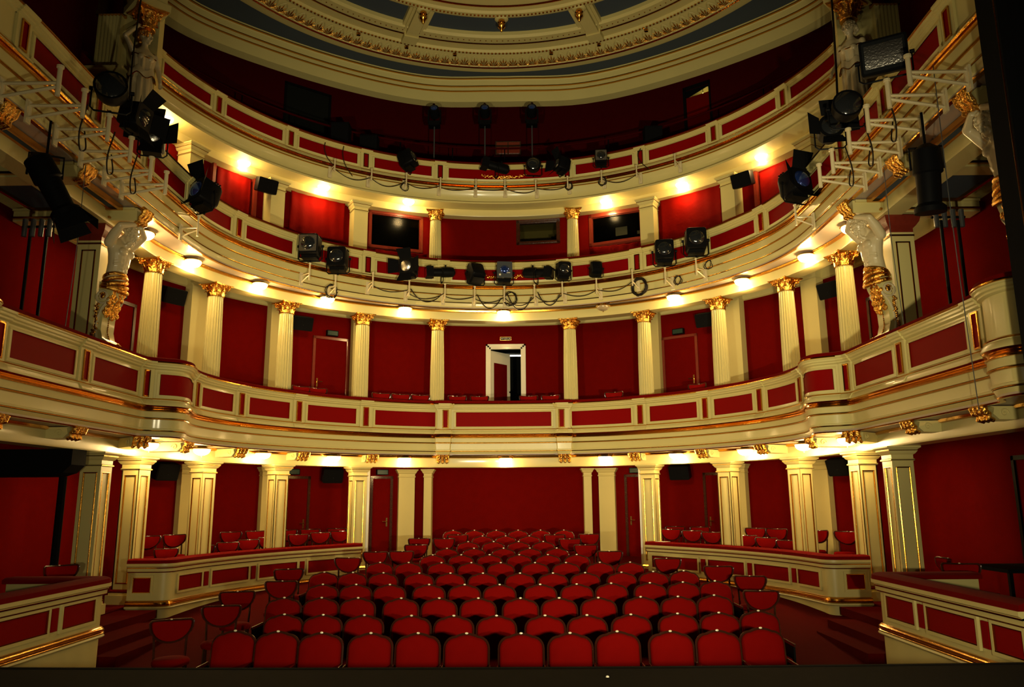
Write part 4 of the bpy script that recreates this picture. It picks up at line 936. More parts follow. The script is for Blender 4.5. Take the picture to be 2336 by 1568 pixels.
stage_light('small stage light with glinting lens right of the long one', pos(T2, 1.69, 0.36, 7.78), 0.1, 'fresnel', 0, 6, 0.85, None, G2)
stage_light('grey backed stage light facing away, right of centre', pos(T2, 2.64, 0.36, 7.78), 0.2, 'square', 14, 175, 0.72, None, G2)
stage_light('black stage light with four glints, middle balcony right', pos(T2, 4.63, 0.36, 7.74), -0.05, 'fresnel', -2, -4, 1.1, None, G2)
stage_light('rightmost yoke mounted stage light with bright glints, middle balcony', pos(T2, 5.6, 0.36, 7.76), -0.05, 'fresnel', -2, -3, 1.15, None, G2)
stage_light('blue lensed stage light with large flaps at the left bend', pos(T2, -9.2, 0.3, 7.78), -0.7, 'barn', -14, 10, 1.12, LENSB, G2)
stage_light('blue lensed stage light with large flaps at the right bend', pos(T2, 9.42, 0.3, 7.76), 0.55, 'barn', -10, -10, 1.12, LENSB, G2)
stage_light('black stage light tilted down left of the gallery centre', pos(T3, -2.92, 0.32, 11.3), 0, 'fresnel', -20, 70, 1.05, None, G3)
stage_light('long black stage light in front of the gallery gilt festoon', pos(T3, -0.2, 0.32, 11.36), 0, 'profile', -10, -72, 0.9, None, G3)
stage_light('black stage light with a small glint right of the festoon', pos(T3, 0.9, 0.32, 11.34), 0, 'dome', -6, 4, 0.95, None, G3)
stage_light('flapped black stage light pointing left on the gallery front', pos(T3, 1.8, 0.32, 11.3), 0, 'barn', -10, -62, 0.9, None, G3)
stage_light('white framed stage light on the right of the gallery front', pos(T3, 2.96, 0.32, 11.36), 0.1, 'grid', -4, -10, 0.85, None, G3)
GS = 'stage lights beside the stage boxes'
stage_light('black dome shaped stage light at the upper left', pos(T2, -13.8, 0.75, 7.52), 0.1, 'dome', -6, 14, 0.98, None, GS)
stage_light('black flapped stage light pointing right below the left dome light', pos(T2, -13.1, 0.75, 7.54), 0.3, 'barn', 10, 66, 0.85, None, GS)
stage_light('flapped stage light with clear lens before the left wall lamp', pos(T2, -12.4, 0.75, 7.5), 0.2, 'barn', -4, 8, 0.85, SILVER, GS)
stage_light('large square floodlight at the upper right', pos(T2, 14.45, 0.75, 7.5), -0.25, 'flood', 10, -14, 0.9, None, GS)
stage_light('black dome shaped stage light at the upper right', pos(T2, 13.1, 0.75, 7.5), -0.1, 'dome', -4, -6, 0.95, None, GS)
stage_light('round stage light with four flaps below the right dome light', pos(T2, 12.4, 0.75, 7.5), -0.1, 'round', -4, -4, 0.92, LENS, GS)
for (x, lab) in ((-2.12, 'left'), (-0.58, 'middle'), (0.85, 'right')):
    y = 22.0; c = thing('moving_head_light', 'dark blue glinting moving light on a pole above the gallery, %s of three' % lab, 'stage light', (x, y, 11.5), 0, 'pole mounted lights in the gallery')
    MB().tube([(0, 0, 0), (0, 0, 1.9)], 0.02, 8).ob('pole', GREY, c)
    MB().tube([(0, 0, 0.35), (-0.3, 0, 0)], 0.012, 5).tube([(0, 0, 0.35), (0.3, 0, 0)], 0.012, 5).ob('foot', BLACK, c)
    MB().box(-0.17, 0.17, -0.14, 0.14, 1.88, 2.02).box(-0.2, -0.16, -0.06, 0.06, 2.0, 2.42).box(0.16, 0.2, -0.06, 0.06, 2.0, 2.42).ob('yoke', BLACK, c, smooth=False)
    h = MB(); h.lathe([(0.08, -0.18), (0.15, -0.12), (0.155, 0.1), (0.14, 0.2), (0.11, 0.21)], 16, M=Matrix.Rotation(PI / 2, 4, 'X')); h.xform(Matrix.Translation((0, 0, 2.34)) @ Matrix.Rotation(math.radians(-20), 4, 'X')); h.ob('head', BLACK, c)
    l = MB(); l.lathe([(0.11, 0.0), (0.07, 0.03), (0.0, 0.04)], 14, M=Matrix.Rotation(PI / 2, 4, 'X'), caps=False); l.xform(Matrix.Translation((0, 0, 2.34)) @ Matrix.Rotation(math.radians(-20), 4, 'X') @ Matrix.Translation((0, -0.205, 0))); l.ob('lens', LENSB, c)
# large lights hung inside the stage boxes
for s, lab, x, y, z, rz in ((-1, 'big flapped stage light hanging at the far left', -5.75, 9.5, 6.45, 0.5), (1, 'long stage light hanging nose down in the right stage box', 5.72, 9.5, 6.42, -0.2)):
    c = thing('hanging_stage_light', lab, 'stage light', (x, y, z), rz)
    MB().tube([(0, 0, 0.74), (0, 0, 0.25)], 0.018, 6).tube([(-0.2, 0, -0.05), (-0.2, 0, 0.25), (0.2, 0, 0.25), (0.2, 0, -0.05)], 0.016, 6).ob('yoke', BLACK, c)
    h = MB(); R = Matrix.Rotation(math.radians(8 if s > 0 else -30), 4, 'X' if s > 0 else 'Y')
    h.lathe([(0.06, 0.28), (0.17, 0.2), (0.18, -0.1), (0.15, -0.12), (0.14, -0.5), (0.19, -0.55), (0.19, -0.62), (0.1, -0.62)], 18, M=R); h.ob('housing', BLACK, c)
    if s < 0:
        for k in range(4):
            d = MB(); d.loft([[(-0.16, 0.16, -0.6), (0.16, 0.16, -0.6), (0.2, 0.28, -0.85), (-0.2, 0.28, -0.85)], [(-0.16, 0.166, -0.6), (0.16, 0.166, -0.6), (0.2, 0.286, -0.85), (-0.2, 0.286, -0.85)]]); d.xform(R @ Matrix.Rotation(k * PI / 2, 4, 'Z')); d.ob('barn_door', BLACK2, c, smooth=False)
# lighting stands with short tubes, standing in the dark stage boxes
for s, sd in ((-1, 'left'), (1, 'right')):
    c = thing('lighting_stand', 'dark stand with a row of short tubes in the %s stage box' % sd, 'stand', (s * 7.05, 11.5, 4.3))
    MB().tube([(-0.12, 0, 0), (-0.12, 0, 2.1)], 0.025, 6).tube([(0.14, 0, 0), (0.14, 0, 2.1)], 0.025, 6).tube([(-0.26, 0, 2.15), (0.26, 0, 2.15)], 0.02, 6).ob('pole', BLACK, c)
    for k in range(4): MB().lathe([(0.035, -0.14), (0.04, 0.14)], 10, (-0.2 + 0.13 * k, -0.03, 2.12)).ob('tube', GREY, c)
c = thing('shadow_stand_in', 'black rounded hood on an upright, standing in for a shadow in the left front box', 'stand', (-6.72, 12.3, 0.42))  # solid added to stand in for a dark shadow in the box
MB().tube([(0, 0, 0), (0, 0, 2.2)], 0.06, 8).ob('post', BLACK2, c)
b = MB(); b.loft([[(x, y, z) for x, z in [(-1.2, 2.62), (0.22, 2.62), (0.22, 2.38), (0.1, 2.26), (-0.1, 2.2), (-1.2, 2.2)]] for y in (-0.2, 0.2)]); b.ob('silhouette', BLACK2, c, smooth=False)

# ---- loudspeakers
def speaker(label, loc, rz, w=0.52, h=0.36, d=0.36, tilt=18, group=None):
    c = thing('loudspeaker', label, 'loudspeaker', loc, rz, group)
    M = Matrix.Rotation(math.radians(tilt), 4, 'X')
    b = MB(); b.loft([[(x * k, y, z * k) for x, z in rrect(w, h, 0.03, 2)] for y, k in ((-d / 2, 1.0), (d * 0.1, 1.0), (d / 2, 0.62))]); b.xform(M); b.ob('cabinet', BLACK, c, angle=40)
    g = MB(); g.loft([[(x, y, z) for x, z in rrect(w * 0.92, h * 0.9, 0.02, 2)] for y in (-d / 2 - 0.004, -d / 2 - 0.012)]); g.xform(M); g.ob('grille', BLACK2, c)
    m = MB(); m.lathe([(0, -0.006), (0.012, 0), (0, 0.006)], 8); m.xform(M @ Matrix.Translation((0, -d / 2 - 0.016, -h * 0.1))); m.ob('badge', SILVER, c)
    MB().tube([(0, d * 0.3, 0), (0, d * 0.75, 0.04)], 0.03, 6).ob('wall_arm', BLACK, c)
    return c
for L, C, gz, nm in (([(-7.42, 16.98, 6.80, 'left, nearest the stage'), (-5.31, 19.95, 6.82, 'left, farther from the stage'), (5.33, 19.95, 6.82, 'right, farther from the stage'), (7.43, 16.97, 6.80, 'right, nearest the stage')], WALLC, 0, 'on the lowest balcony wall'),
                     ([(-7.3, 17.03, 2.90, 'left, nearest the stage'), (-4.49, 20.5, 2.90, 'left, farther from the stage'), (4.55, 20.46, 2.92, 'right, farther from the stage'), (7.31, 17.0, 2.90, 'right, nearest the stage')], WALLC, 0, 'in the stalls boxes'),
                     ([(-6.06, 18.75, 10.16, 'left'), (6.14, 18.65, 10.14, 'right')], WALL2, 0, 'beside the curtain of the middle balcony')):
    for x, y, z, w in L: speaker('black loudspeaker %s, %s' % (nm, w), (x, y, z), facing(C.nrm(C.near(x, y))) * 0.85, group='loudspeakers ' + nm)

# ---- cables
def cable(label, pts, r=0.011, cat='cable', m=RUBBER, group='cables on the balcony fronts'):
    P = catmull3(pts, 6); return tag(MB().tube(P, r, 5).ob('cable', m), label, cat, group)
def catmull3(P, n):
    Q = [tuple(2 * a - b for a, b in zip(P[0], P[1]))] + list(P) + [tuple(2 * a - b for a, b in zip(P[-1], P[-2]))]; out = []
    for i in range(1, len(Q) - 2):
        for k in range(n):
            t = k / n; out.append(tuple(0.5 * (2 * Q[i][j] + (Q[i + 1][j] - Q[i - 1][j]) * t + (2 * Q[i - 1][j] - 5 * Q[i][j] + 4 * Q[i + 1][j] - Q[i + 2][j]) * t * t + (3 * Q[i][j] - Q[i - 1][j] - 3 * Q[i + 1][j] + Q[i + 2][j]) * t ** 3) for j in range(3)))
    out.append(tuple(P[-1])); return out
def swag(C, u0, u1, z0, z1, sag, d=0.22, label='', r=0.011):
    pts = []
    for i in range(9):
        t = i / 8; pts.append(pos(C, u0 + (u1 - u0) * t, d + 0.04 * math.sin(t * 5 + u0), z0 + (z1 - z0) * t - sag * 4 * t * (1 - t)))
    return cable(label, pts, r)
W = ['first and second', 'second and third', 'third and fourth', 'fourth and fifth', 'fifth and sixth', 'sixth and seventh', 'seventh and eighth', 'eighth and ninth', 'ninth and tenth', 'tenth and eleventh', 'eleventh and twelfth', 'twelfth and thirteenth', 'thirteenth and fourteenth']
for i, sg in ((3, .10), (4, .16), (5, .10), (6, .16), (7, .26), (8, .20), (9, .12), (10, .12)):
    swag(T2, PT2[i][0], PT2[i + 1][0], PT2[i][1] - 0.28, PT2[i + 1][1] - 0.24, sg, label='black cable sagging between the %s light brackets, middle balcony' % W[i])
for i, sg in ((4, .26), (6, .34), (7, .40), (8, .32)):
    swag(T2, PT2[i][0] + 0.08, PT2[i + 1][0] - 0.1, PT2[i][1] - 0.2, PT2[i + 1][1] - 0.3, sg, 0.28, label='lower cable loop between the %s light brackets, middle balcony' % W[i], r=0.014)
for i, sg in ((0, .16), (1, .18), (2, .12), (3, .10), (4, .08), (5, .14), (6, .08), (8, .14)):
    swag(T3, PT3[i][0], PT3[i + 1][0], PT3[i][1] - 0.22, PT3[i + 1][1] - 0.22, sg, 0.2, label='black cable sagging between the %s light brackets, top gallery' % W[i])
def hank(C, u, z, r, n, label, d=0.24, rr=0.010):
    pts = []
    for i in range(n * 10 + 1):
        a = 2 * PI * i / 10; q = r * (1 + 0.12 * math.sin(i * 1.7)); uu = u + q * math.cos(a); pts.append(pos(C, uu, d + 0.03 * math.sin(i * 0.9), z + q * 1.05 * math.sin(a)))
    return cable(label, pts, rr)
hank(T2, 3.80, 7.42, 0.20, 6, 'big black coil of cable hanging right of centre, middle balcony', rr=0.016)
hank(T2, -4.75, 7.22, 0.15, 3, 'cable loops hanging below the second left stage light, middle balcony')
hank(T2, 0.2, 7.42, 0.17, 3, 'tangle of cable below the square fronted stage light')
hank(T2, 4.92, 7.38, 0.10, 3, 'small cable bundle below the four glint stage light')
hank(T2, 5.85, 7.55, 0.10, 2, 'small cable bundle below the rightmost stage light')
hank(T3, 1.95, 11.0, 0.10, 4, 'reddish cable bundle below the flapped gallery light')
hank(T3, 2.96, 11.0, 0.11, 3, 'cable bundle below the white framed gallery light')
hank(T3, -2.95, 10.9, 0.11, 2, 'cable loop below the tilted gallery light')
for u, z0, z1, lab in ((-5.3, 11.75, 11.1, 'thin cable hanging over the gallery parapet, left'), (-4.75, 11.8, 10.95, 'pair of cables hanging over the gallery parapet, left of centre'), (4.1, 11.8, 11.1, 'thin cable hanging over the gallery parapet, right')):
    cable(lab, [pos(T3, u, 0.12, z0), pos(T3, u - 0.06, 0.2, (z0 * 2 + z1) / 3), pos(T3, u + 0.04, 0.18, (z0 + 2 * z1) / 3), pos(T3, u + 0.25, 0.2, z1)])
for s, sd in ((-1, 'left'), (1, 'right')):
    for k, (u, lab) in enumerate(((14.1, 'nearest the stage'), (13.3, 'in the middle'), (12.55, 'by the wall lamp'))):
        cable('looping cable under the %s stage box brackets, %s' % (sd, lab), [pos(T2, s * u, 0.6, 7.5), pos(T2, s * (u - 0.05), 0.5, 7.15), pos(T2, s * (u - 0.2), 0.45, 6.95), pos(T2, s * (u - 0.4), 0.42, 7.05), pos(T2, s * (u - 0.45), 0.35, 7.35)], group='cables on the stage boxes')
for x, y, z0, z1, lab in ((-6.0, 10.8, 7.2, 4.7, 'thin grey wire hanging down in the left stage box'), (6.05, 11.3, 7.2, 4.72, 'thin grey wire hanging in the right stage box, farther one'), (5.72, 9.1, 7.6, 3.2, 'thin grey wire hanging in front of the right stage box')):
    cable(lab, [(x, y, z0), (x * 1.002, y + 0.02, (z0 + z1) / 2), (x * 1.01, y + 0.03, z1)], 0.006, 'wire', GREY, 'wires in the stage boxes')
cable('long dark cable hanging past the right draped statue', [(6.55, 13.6, 13.0), (6.5, 13.55, 11.2), (6.42, 13.5, 9.6), (6.3, 13.4, 8.6)], 0.022)
cable('long dark cable hanging past the left fluted pilaster', [(-6.75, 13.3, 12.2), (-6.6, 12.9, 10.2), (-6.3, 12.4, 8.9), (-6.1, 12.1, 8.6)], 0.016)

# ---------------------------------------------------------------- doors, booth windows, curtains
def wall_frame(C, u): x, y = C.raw(u); return (x, y), facing(C.nrm(u))
DN = [0]
def wall_door(C, u, w, z0, z1, label, handle=1, frame_m=WOOD, sign=None, leaf_m=RED, proud=0.03):
    (x, y), rz = wall_frame(C, u); DN[0] += 1
    r = bpy.data.objects.new('door_%d' % DN[0], None); COL.objects.link(r); r.location = (x, y, z0); r.rotation_euler = (0, 0, rz); struct(r, label, 'door')
    h = z1 - z0; f = MB(); t = 0.07
    f.box(-w / 2, -w / 2 + t, -proud - 0.03, 0.12, 0, h).box(w / 2 - t, w / 2, -proud - 0.03, 0.12, 0, h).box(-w / 2, w / 2, -proud - 0.03, 0.12, h - t, h).ob('door_frame', frame_m, r, smooth=False)
    lf = MB().box(-w / 2 + t, w / 2 - t, -proud, 0.12, 0, h - t).ob('door_leaf', leaf_m, r, smooth=False)
    if handle:
        hx = handle * (w / 2 - t - 0.08)
        MB().tube([(hx, -proud, 1.05), (hx, -proud - 0.06, 1.05), (hx - handle * 0.13, -proud - 0.06, 1.05)], 0.014, 6).box(hx - 0.02, hx + 0.02, -proud - 0.012, -proud, 0.92, 1.15).ob('door_handle', BRASS, lf)
    if sign:
        s = thing('exit_sign', sign, 'sign', (x, y, z1 + 0.1), rz, 'dark exit signs over the doors')
        MB().box(-0.16, 0.16, -0.12, -0.02, -0.07, 0.08).ob('case', BLACK, s, smooth=False); MB().box(-0.14, 0.14, -0.126, -0.118, -0.05, 0.06).ob('sign_face', GREEN, s, smooth=False)
    return r
NW = lambda x, y: WALLC.near(x, y)
wall_door(WALLC, NW(-4.71, 20.83), 1.02, 4.3, 6.60, 'flush red side door on the left of the lowest balcony', -1, WOODR, 'dark green exit sign over the left balcony side door')
wall_door(WALLC, NW(4.75, 20.81), 1.02, 4.3, 6.56, 'flush red side door on the right of the lowest balcony', 1, WOODR, 'dark green exit sign over the right balcony side door')
wall_door(WALLC, NW(-8.05, 15.9), 1.1, 4.3, 6.44, 'red door behind the leftmost fluted column', 0, WOOD, 'dark green exit sign behind the leftmost fluted column')
wall_door(WALLC, NW(8.05, 15.9), 1.1, 4.3, 6.44, 'red door behind the rightmost fluted column', 0, WOOD, 'dark green exit sign behind the rightmost fluted column')
wall_door(WALLC, NW(-5.45, 20.25), 1.0, 0.62, 2.86, 'dark red door at the back of the left side box', 1, WOOD, 'dark exit sign over the left side box door')
wall_door(WALLC, NW(-3.40, 21.57), 0.62, 0.62, 2.88, 'dark red stalls door behind the left rear pier', 1, WOOD, 'dark exit sign over the left stalls door')
wall_door(WALLC, NW(3.55, 21.5), 0.66, 0.62, 2.88, 'dark red stalls door behind the right rear pier', -1, WOOD, 'dark exit sign over the right stalls door')
wall_door(WALLC, NW(5.50, 20.22), 0.9, 0.62, 2.88, 'dark red door at the back of the right side box', -1, WOOD)
wall_door(WALLC, NW(8.3, 12.2), 0.95, 0.42, 2.86, 'dark framed door in the right front box wall', -1, BLACK)
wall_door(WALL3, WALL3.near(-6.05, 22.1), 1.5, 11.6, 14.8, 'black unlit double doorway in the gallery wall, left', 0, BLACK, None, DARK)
# the open white door in the middle of the lowest balcony
DN[0] += 1; r = bpy.data.objects.new('door_%d' % DN[0], None); COL.objects.link(r); r.location = (0.015, 22.26, 4.3); struct(r, 'open white door with a dark red panel in the middle of the lowest balcony', 'door')
f = MB()
for a, y0 in ((0.0, -0.03), (0.045, -0.05), (0.09, -0.02)):
    f.box(-0.575 + a, -0.575 + a + 0.05, y0, 0.1, 0, 2.36 - a).box(0.575 - a - 0.05, 0.575 - a, y0, 0.1, 0, 2.36 - a).box(-0.575 + a, 0.575 - a, y0, 0.1, 2.31 - a, 2.36 - a)
f.ob('door_frame', WHITE, r, smooth=False)
M = Matrix.Translation((-0.44, 0.12, 0)) @ Matrix.Rotation(math.radians(50), 4, 'Z')
lf = MB().box(0, 0.14, 0, 0.05, 0, 2.2).box(0.74, 0.86, 0, 0.05, 0, 2.2).box(0.14, 0.74, 0, 0.05, 1.86, 2.2).box(0.14, 0.74, 0, 0.05, 0, 0.2).xform(M).ob('door_leaf', WHITE, r, smooth=False)
q = MB(); q.box(0.14, 0.74, 0.015, 0.035, 0.2, 1.86).xform(M).ob('door_panel', RED, lf, smooth=False)
MB().lathe([(0, -0.03), (0.03, -0.015), (0.03, 0.015), (0, 0.03)], 10, (0.80, -0.05, 1.05)).xform(M).ob('door_knob', BLACK, lf)
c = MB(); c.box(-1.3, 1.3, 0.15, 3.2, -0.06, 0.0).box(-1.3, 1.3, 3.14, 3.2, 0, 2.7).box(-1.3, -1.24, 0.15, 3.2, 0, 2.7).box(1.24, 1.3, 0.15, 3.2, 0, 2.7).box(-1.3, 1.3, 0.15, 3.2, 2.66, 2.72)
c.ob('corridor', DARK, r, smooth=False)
t = thing('tube_light', 'lit fluorescent tube in the corridor behind the open white door', 'lamp', (0.36, 24.6, 6.75)); MB().tube([(-0.45, 0, 0), (0.6, 0, 0)], 0.022, 8).ob('tube', TUBE, t); MB().box(-0.5, 0.65, -0.03, 0.06, 0.03, 0.08).ob('fitting', GREY, t, smooth=False)
MB().tube([(0.3, 0, 0.08), (0.3, 0, 0.21)], 0.012, 5).ob('hanger', GREY, t)
# sign over the open door
s = thing('door_sign', 'small dark sign with pale lettering over the open white door', 'sign', (0.015, 22.24, 6.82))
MB().box(-0.165, 0.165, -0.02, 0.03, -0.055, 0.055).ob('frame', BRASS, s, smooth=False); MB().box(-0.15, 0.15, -0.024, -0.018, -0.042, 0.042).ob('plate', BLACK, s, smooth=False)
fc = bpy.data.curves.new('lettering', 'FONT'); fc.body = 'WYJŚCIE'; fc.size = 0.072; fc.align_x = 'CENTER'; fc.align_y = 'CENTER'; fc.extrude = 0.001
fo = bpy.data.objects.new('lettering_text', fc); COL.objects.link(fo); bpy.context.view_layer.update()
me = bpy.data.meshes.new_from_object(fo.evaluated_get(bpy.context.evaluated_depsgraph_get())); bpy.data.objects.remove(fo); me.materials.clear(); me.materials.append(PAPER)
lo = bpy.data.objects.new('lettering', me); COL.objects.link(lo); lo.parent = s; lo.location = (0, -0.026, 0); lo.rotation_euler = (PI / 2, 0, 0)
# booth windows of the middle balcony
labs = ['dark control booth window left of the middle fluted columns', 'small dim control booth window in the central bay, right of centre', 'control booth window with pale papers, right of the columns']
for i, (u0, u1, z0, z1) in enumerate(W2H):
    uc = (u0 + u1) / 2; (x, y), rz = wall_frame(WALL2, uc); w = (u1 - u0) / 2; h = z1 - z0
    r = bpy.data.objects.new('window_%d' % (i + 1), None); COL.objects.link(r); r.location = (x, y, z0); r.rotation_euler = (0, 0, rz); struct(r, labs[i], 'window')
    f = MB(); e = 0.0; o = 0.11 if i != 1 else 0.07
    for a, b, yy in ((o, 0.0, -0.035), (o * 0.5, -0.02, -0.06), (0.02, -0.04, -0.02)):
        f.box(-w - a, -w - b, yy, 0.08, -a, h + a).box(w + b, w + a, yy, 0.08, -a, h + a).box(-w - a, w + a, yy, 0.08, h + b, h + a).box(-w - a, w + a, yy, 0.08, -a, -b)
    f.ob('window_frame', WOODR if i != 1 else WOOD, r, smooth=False)
    MB().box(-w, w, 0.03, 0.036, 0, h).ob('window_pane', PANE, r, smooth=False)
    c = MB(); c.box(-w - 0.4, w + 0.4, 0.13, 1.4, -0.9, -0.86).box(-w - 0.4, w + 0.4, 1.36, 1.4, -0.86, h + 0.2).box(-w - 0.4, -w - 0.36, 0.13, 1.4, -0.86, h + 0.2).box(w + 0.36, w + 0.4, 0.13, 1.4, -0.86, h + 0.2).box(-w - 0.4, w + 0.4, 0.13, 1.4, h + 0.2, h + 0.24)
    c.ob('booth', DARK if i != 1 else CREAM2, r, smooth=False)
    if i == 2:
        for px, pz, pw, ph in ((-0.1, 0.53, 0.36, 0.26), (0.42, 0.42, 0.08, 0.1), (0.56, 0.45, 0.08, 0.1), (0.58, 0.36, 0.07, 0.07), (0.38, 0.03, 0.3, 0.03)):
            p = MB().box(px - pw / 2, px + pw / 2, 0.9, 0.91, pz - ph / 2 + 0.08, pz + ph / 2 + 0.08).ob('wall_notice', PAPER, smooth=False); p.location = r.location; p.rotation_euler = r.rotation_euler
            tag(p, 'pale notice inside the right booth window, %s' % ('the large one' if pw > .3 and ph > .1 else 'flat on the desk' if pw > .2 else 'small one, %s' % {0.42: 'leftmost', 0.45: 'upper right', 0.36: 'lower right'}[pz]), 'paper')
    if i == 1:
        k = MB().box(0.1, 0.36, 0.25, 0.6, 0.0, 0.10).ob('control_desk', BLACK, smooth=False); k.location = r.location; k.rotation_euler = r.rotation_euler; tag(k, 'small dark control desk inside the central booth window', 'equipment')
        for a, b in ((0.14, 0.05), (0.18, 0.05), (0.22, 0.05), (0.25, 0.03), (0.30, 0.04)): MB().box(a, a + 0.018, 0.24, 0.25, b, b + 0.014).ob('indicator_light', LEDR, k, smooth=False)
        k = MB().box(0.36, 0.58, 0.3, 0.5, 0.0, 0.26).ob('monitor', BLACK, smooth=False); k.location = r.location; k.rotation_euler = r.rotation_euler; tag(k, 'small black monitor standing at the right of the central booth window', 'equipment')
# red cloths hung between the piers of the middle balcony
def cloth(label, u0, u1, z0, z1, d=0.09, amp=0.02, m=CURTAIN, seed=0, gather=0.0, pleat=5):
    rnd = random.Random(seed); ph = [rnd.uniform(0, 6) for _ in range(6)]; nu, nz = 40, 24; b = MB(); front = []
    for j in range(nz + 1):
        t = j / nz; row = []
        for i in range(nu + 1):
            s = i / nu; u = u0 + (u1 - u0) * s; hang = 1 - t
            w = amp * (math.sin(s * pleat * 2 * PI + ph[0]) * 0.5 + math.sin(s * 11 + ph[1] + 3 * t) * 0.4) + 0.03 * hang * math.sin(PI * s) ** 2 + amp * 0.8 * math.sin(t * 5 + s * 4 + ph[2])
            z = z0 + (z1 - z0) * t - gather * hang * math.sin(PI * s) + 0.012 * math.sin(s * 9 + ph[3]) * hang
            x, y = WALL2.at(u, d + w); row.append((x, y, z))
        front.append(row)
    n = nu + 1; b.v = [p for r in front for p in r]
    for j in range(nz):
        for i in range(nu): b.f.append((j * n + i, j * n + i + 1, (j + 1) * n + i + 1, (j + 1) * n + i))
    o = b.ob('hanging_cloth', m); sol = o.modifiers.new('thickness', 'SOLIDIFY'); sol.thickness = 0.012
    return tag(o, label, 'curtain', 'red cloths of the middle balcony')
N2 = lambda x, y: WALL2.near(x, y)
cloth('scarlet cloth hung between two plain piers, left of the left booth window', N2(-5.75, 19.75), N2(-4.50, 20.8), 9.32, 10.45, seed=1, gather=0.08)
cloth('scarlet cloth hung at the far left of the middle balcony', N2(-7.04, 18.0), N2(-6.48, 18.85), 8.6, 10.36, seed=2, pleat=4)
cloth('scarlet cloth hung between two plain piers, right of the right booth window', N2(4.45, 20.85), N2(5.85, 19.65), 9.25, 10.45, seed=3, gather=0.03, amp=0.012)
cloth('scarlet cloth hung at the far right of the middle balcony', N2(6.62, 18.75), N2(7.2, 17.75), 8.6, 10.32, seed=4, pleat=3, amp=0.012)
cloth('crumpled dark red cloth below the left booth window', N2(-3.7, 21.25), N2(-2.3, 21.8), 8.75, 9.24, seed=5, m=VELVET, amp=0.04, gather=0.06)
cloth('crumpled dark red cloth below the right booth window', N2(2.5, 21.72), N2(3.8, 21.15), 8.75, 9.36, seed=6, m=VELVET, amp=0.045, gather=0.05)
for (x, y), lab in zip([(-7.12, 17.95), (-6.42, 18.95), (6.52, 18.82), (7.27, 17.6)], ['left of the far left cloth', 'right of the far left cloth', 'left of the far right cloth', 'right of the far right cloth']):
    u = N2(x, y); p = tag(MB().box(-0.045, 0.045, -0.10, 0.03, 0, 2.75).ob('wooden_post', WOODR, smooth=False), 'varnished red brown post %s, middle balcony' % lab, 'post', 'wooden posts of the middle balcony'); p.location = (x, y, 7.66); p.rotation_euler = (0, 0, facing(WALL2.nrm(u)))

# ---------------------------------------------------------------- gallery fittings
RA = Curve(arc(8.75, 0, 1.15, 36))
g = thing('safety_rail', 'dark thin safety rail on posts across the gallery', 'railing', (0, 0, 0))
for z in (13.0, 12.55): MB().tube([(*RA.raw(u), z) for u in steps(RA, -RA.len, RA.len, 0.4)], 0.03, 6).ob('rail', REDSHADE, g)
for k in range(-6, 7):
    x, y = RA.raw(k * RA.len / 6.2); MB().tube([(x, y, 11.5), (x, y, 13.0)], 0.02, 6).ob('post', BLACK, g)
c = thing('double_hatch', 'dim brown double hatch in the gallery wall above the middle', 'hatch', (0.09, 24.02, 13.42))
MB().box(-0.42, 0.42, -0.04, 0.05, -0.05, 0.42).ob('frame', WOOD, c, smooth=False)
for s in (-1, 1): MB().box(s * 0.2 - 0.18, s * 0.2 + 0.18, -0.06, 0.05, -0.01, 0.38).ob('hatch_panel', WOODR, c, smooth=False)
for x, y, w, h, lab in ((-4.7, 20.95, 0.5, 1.45, 'black equipment case behind the gallery rail, farther left'), (-3.95, 21.35, 0.5, 1.25, 'black equipment case behind the gallery rail, nearer the centre'), (4.35, 21.2, 0.5, 1.35, 'black equipment case behind the gallery rail, right')):
    c = thing('equipment_case', lab, 'case', (x, y, 11.45), 0, 'cases in the gallery'); MB().box(-w / 2, w / 2, -0.2, 0.2, 0.05, h).ob('cabinet', BLACK2, c, smooth=False); MB().box(-w / 2 - 0.01, w / 2 + 0.01, -0.21, 0.21, h, h + 0.03).ob('lid', BLACK, c, smooth=False); MB().box(-w / 2 + 0.05, w / 2 - 0.05, -0.15, 0.15, 0.0, 0.05).ob('foot', BLACK, c, smooth=False)
# the lit doorway on the right of the gallery
uc = (UL0 + UL1) / 2; (x, y), rz = wall_frame(WALL3, uc); w = (UL1 - UL0) / 2
DN[0] += 1; r = bpy.data.objects.new('door_%d' % DN[0], None); COL.objects.link(r); r.location = (x, y, 12.4); r.rotation_euler = (0, 0, rz); struct(r, 'gallery door with a wedge of yellow corridor light above it', 'door')
MB().box(-w - 0.09, -w, -0.04, 0.14, 0, 2.42).box(w, w + 0.05, -0.04, 0.14, 0, 2.42).box(-w - 0.09, w + 0.05, -0.04, 0.14, 2.33, 2.44).ob('door_frame', BLACK, r, smooth=False)
MB().box(-w, w, 0.0, 0.06, 0, 2.08).ob('door_leaf', RED, r, smooth=False)
b = MB(); b.loft([[(-w, yy, 2.09), (w, yy, 2.30), (w, yy, 2.40), (-w, yy, 2.40)] for yy in (0.0, 0.05)]); b.ob('light_wedge_mask', BLACK, r, smooth=False)  # added dark piece that cuts the corridor light to a wedge
c = MB(); c.box(-w - 0.3, w + 0.3, 0.7, 0.74, 0, 2.9).box(-w - 0.3, -w - 0.26, 0.13, 0.7, 0, 2.9).box(w + 0.26, w + 0.3, 0.13, 0.7, 0, 2.9).box(-w - 0.3, w + 0.3, 0.13, 0.74, 2.86, 2.9); c.ob('corridor', CREAM2, r, smooth=False)
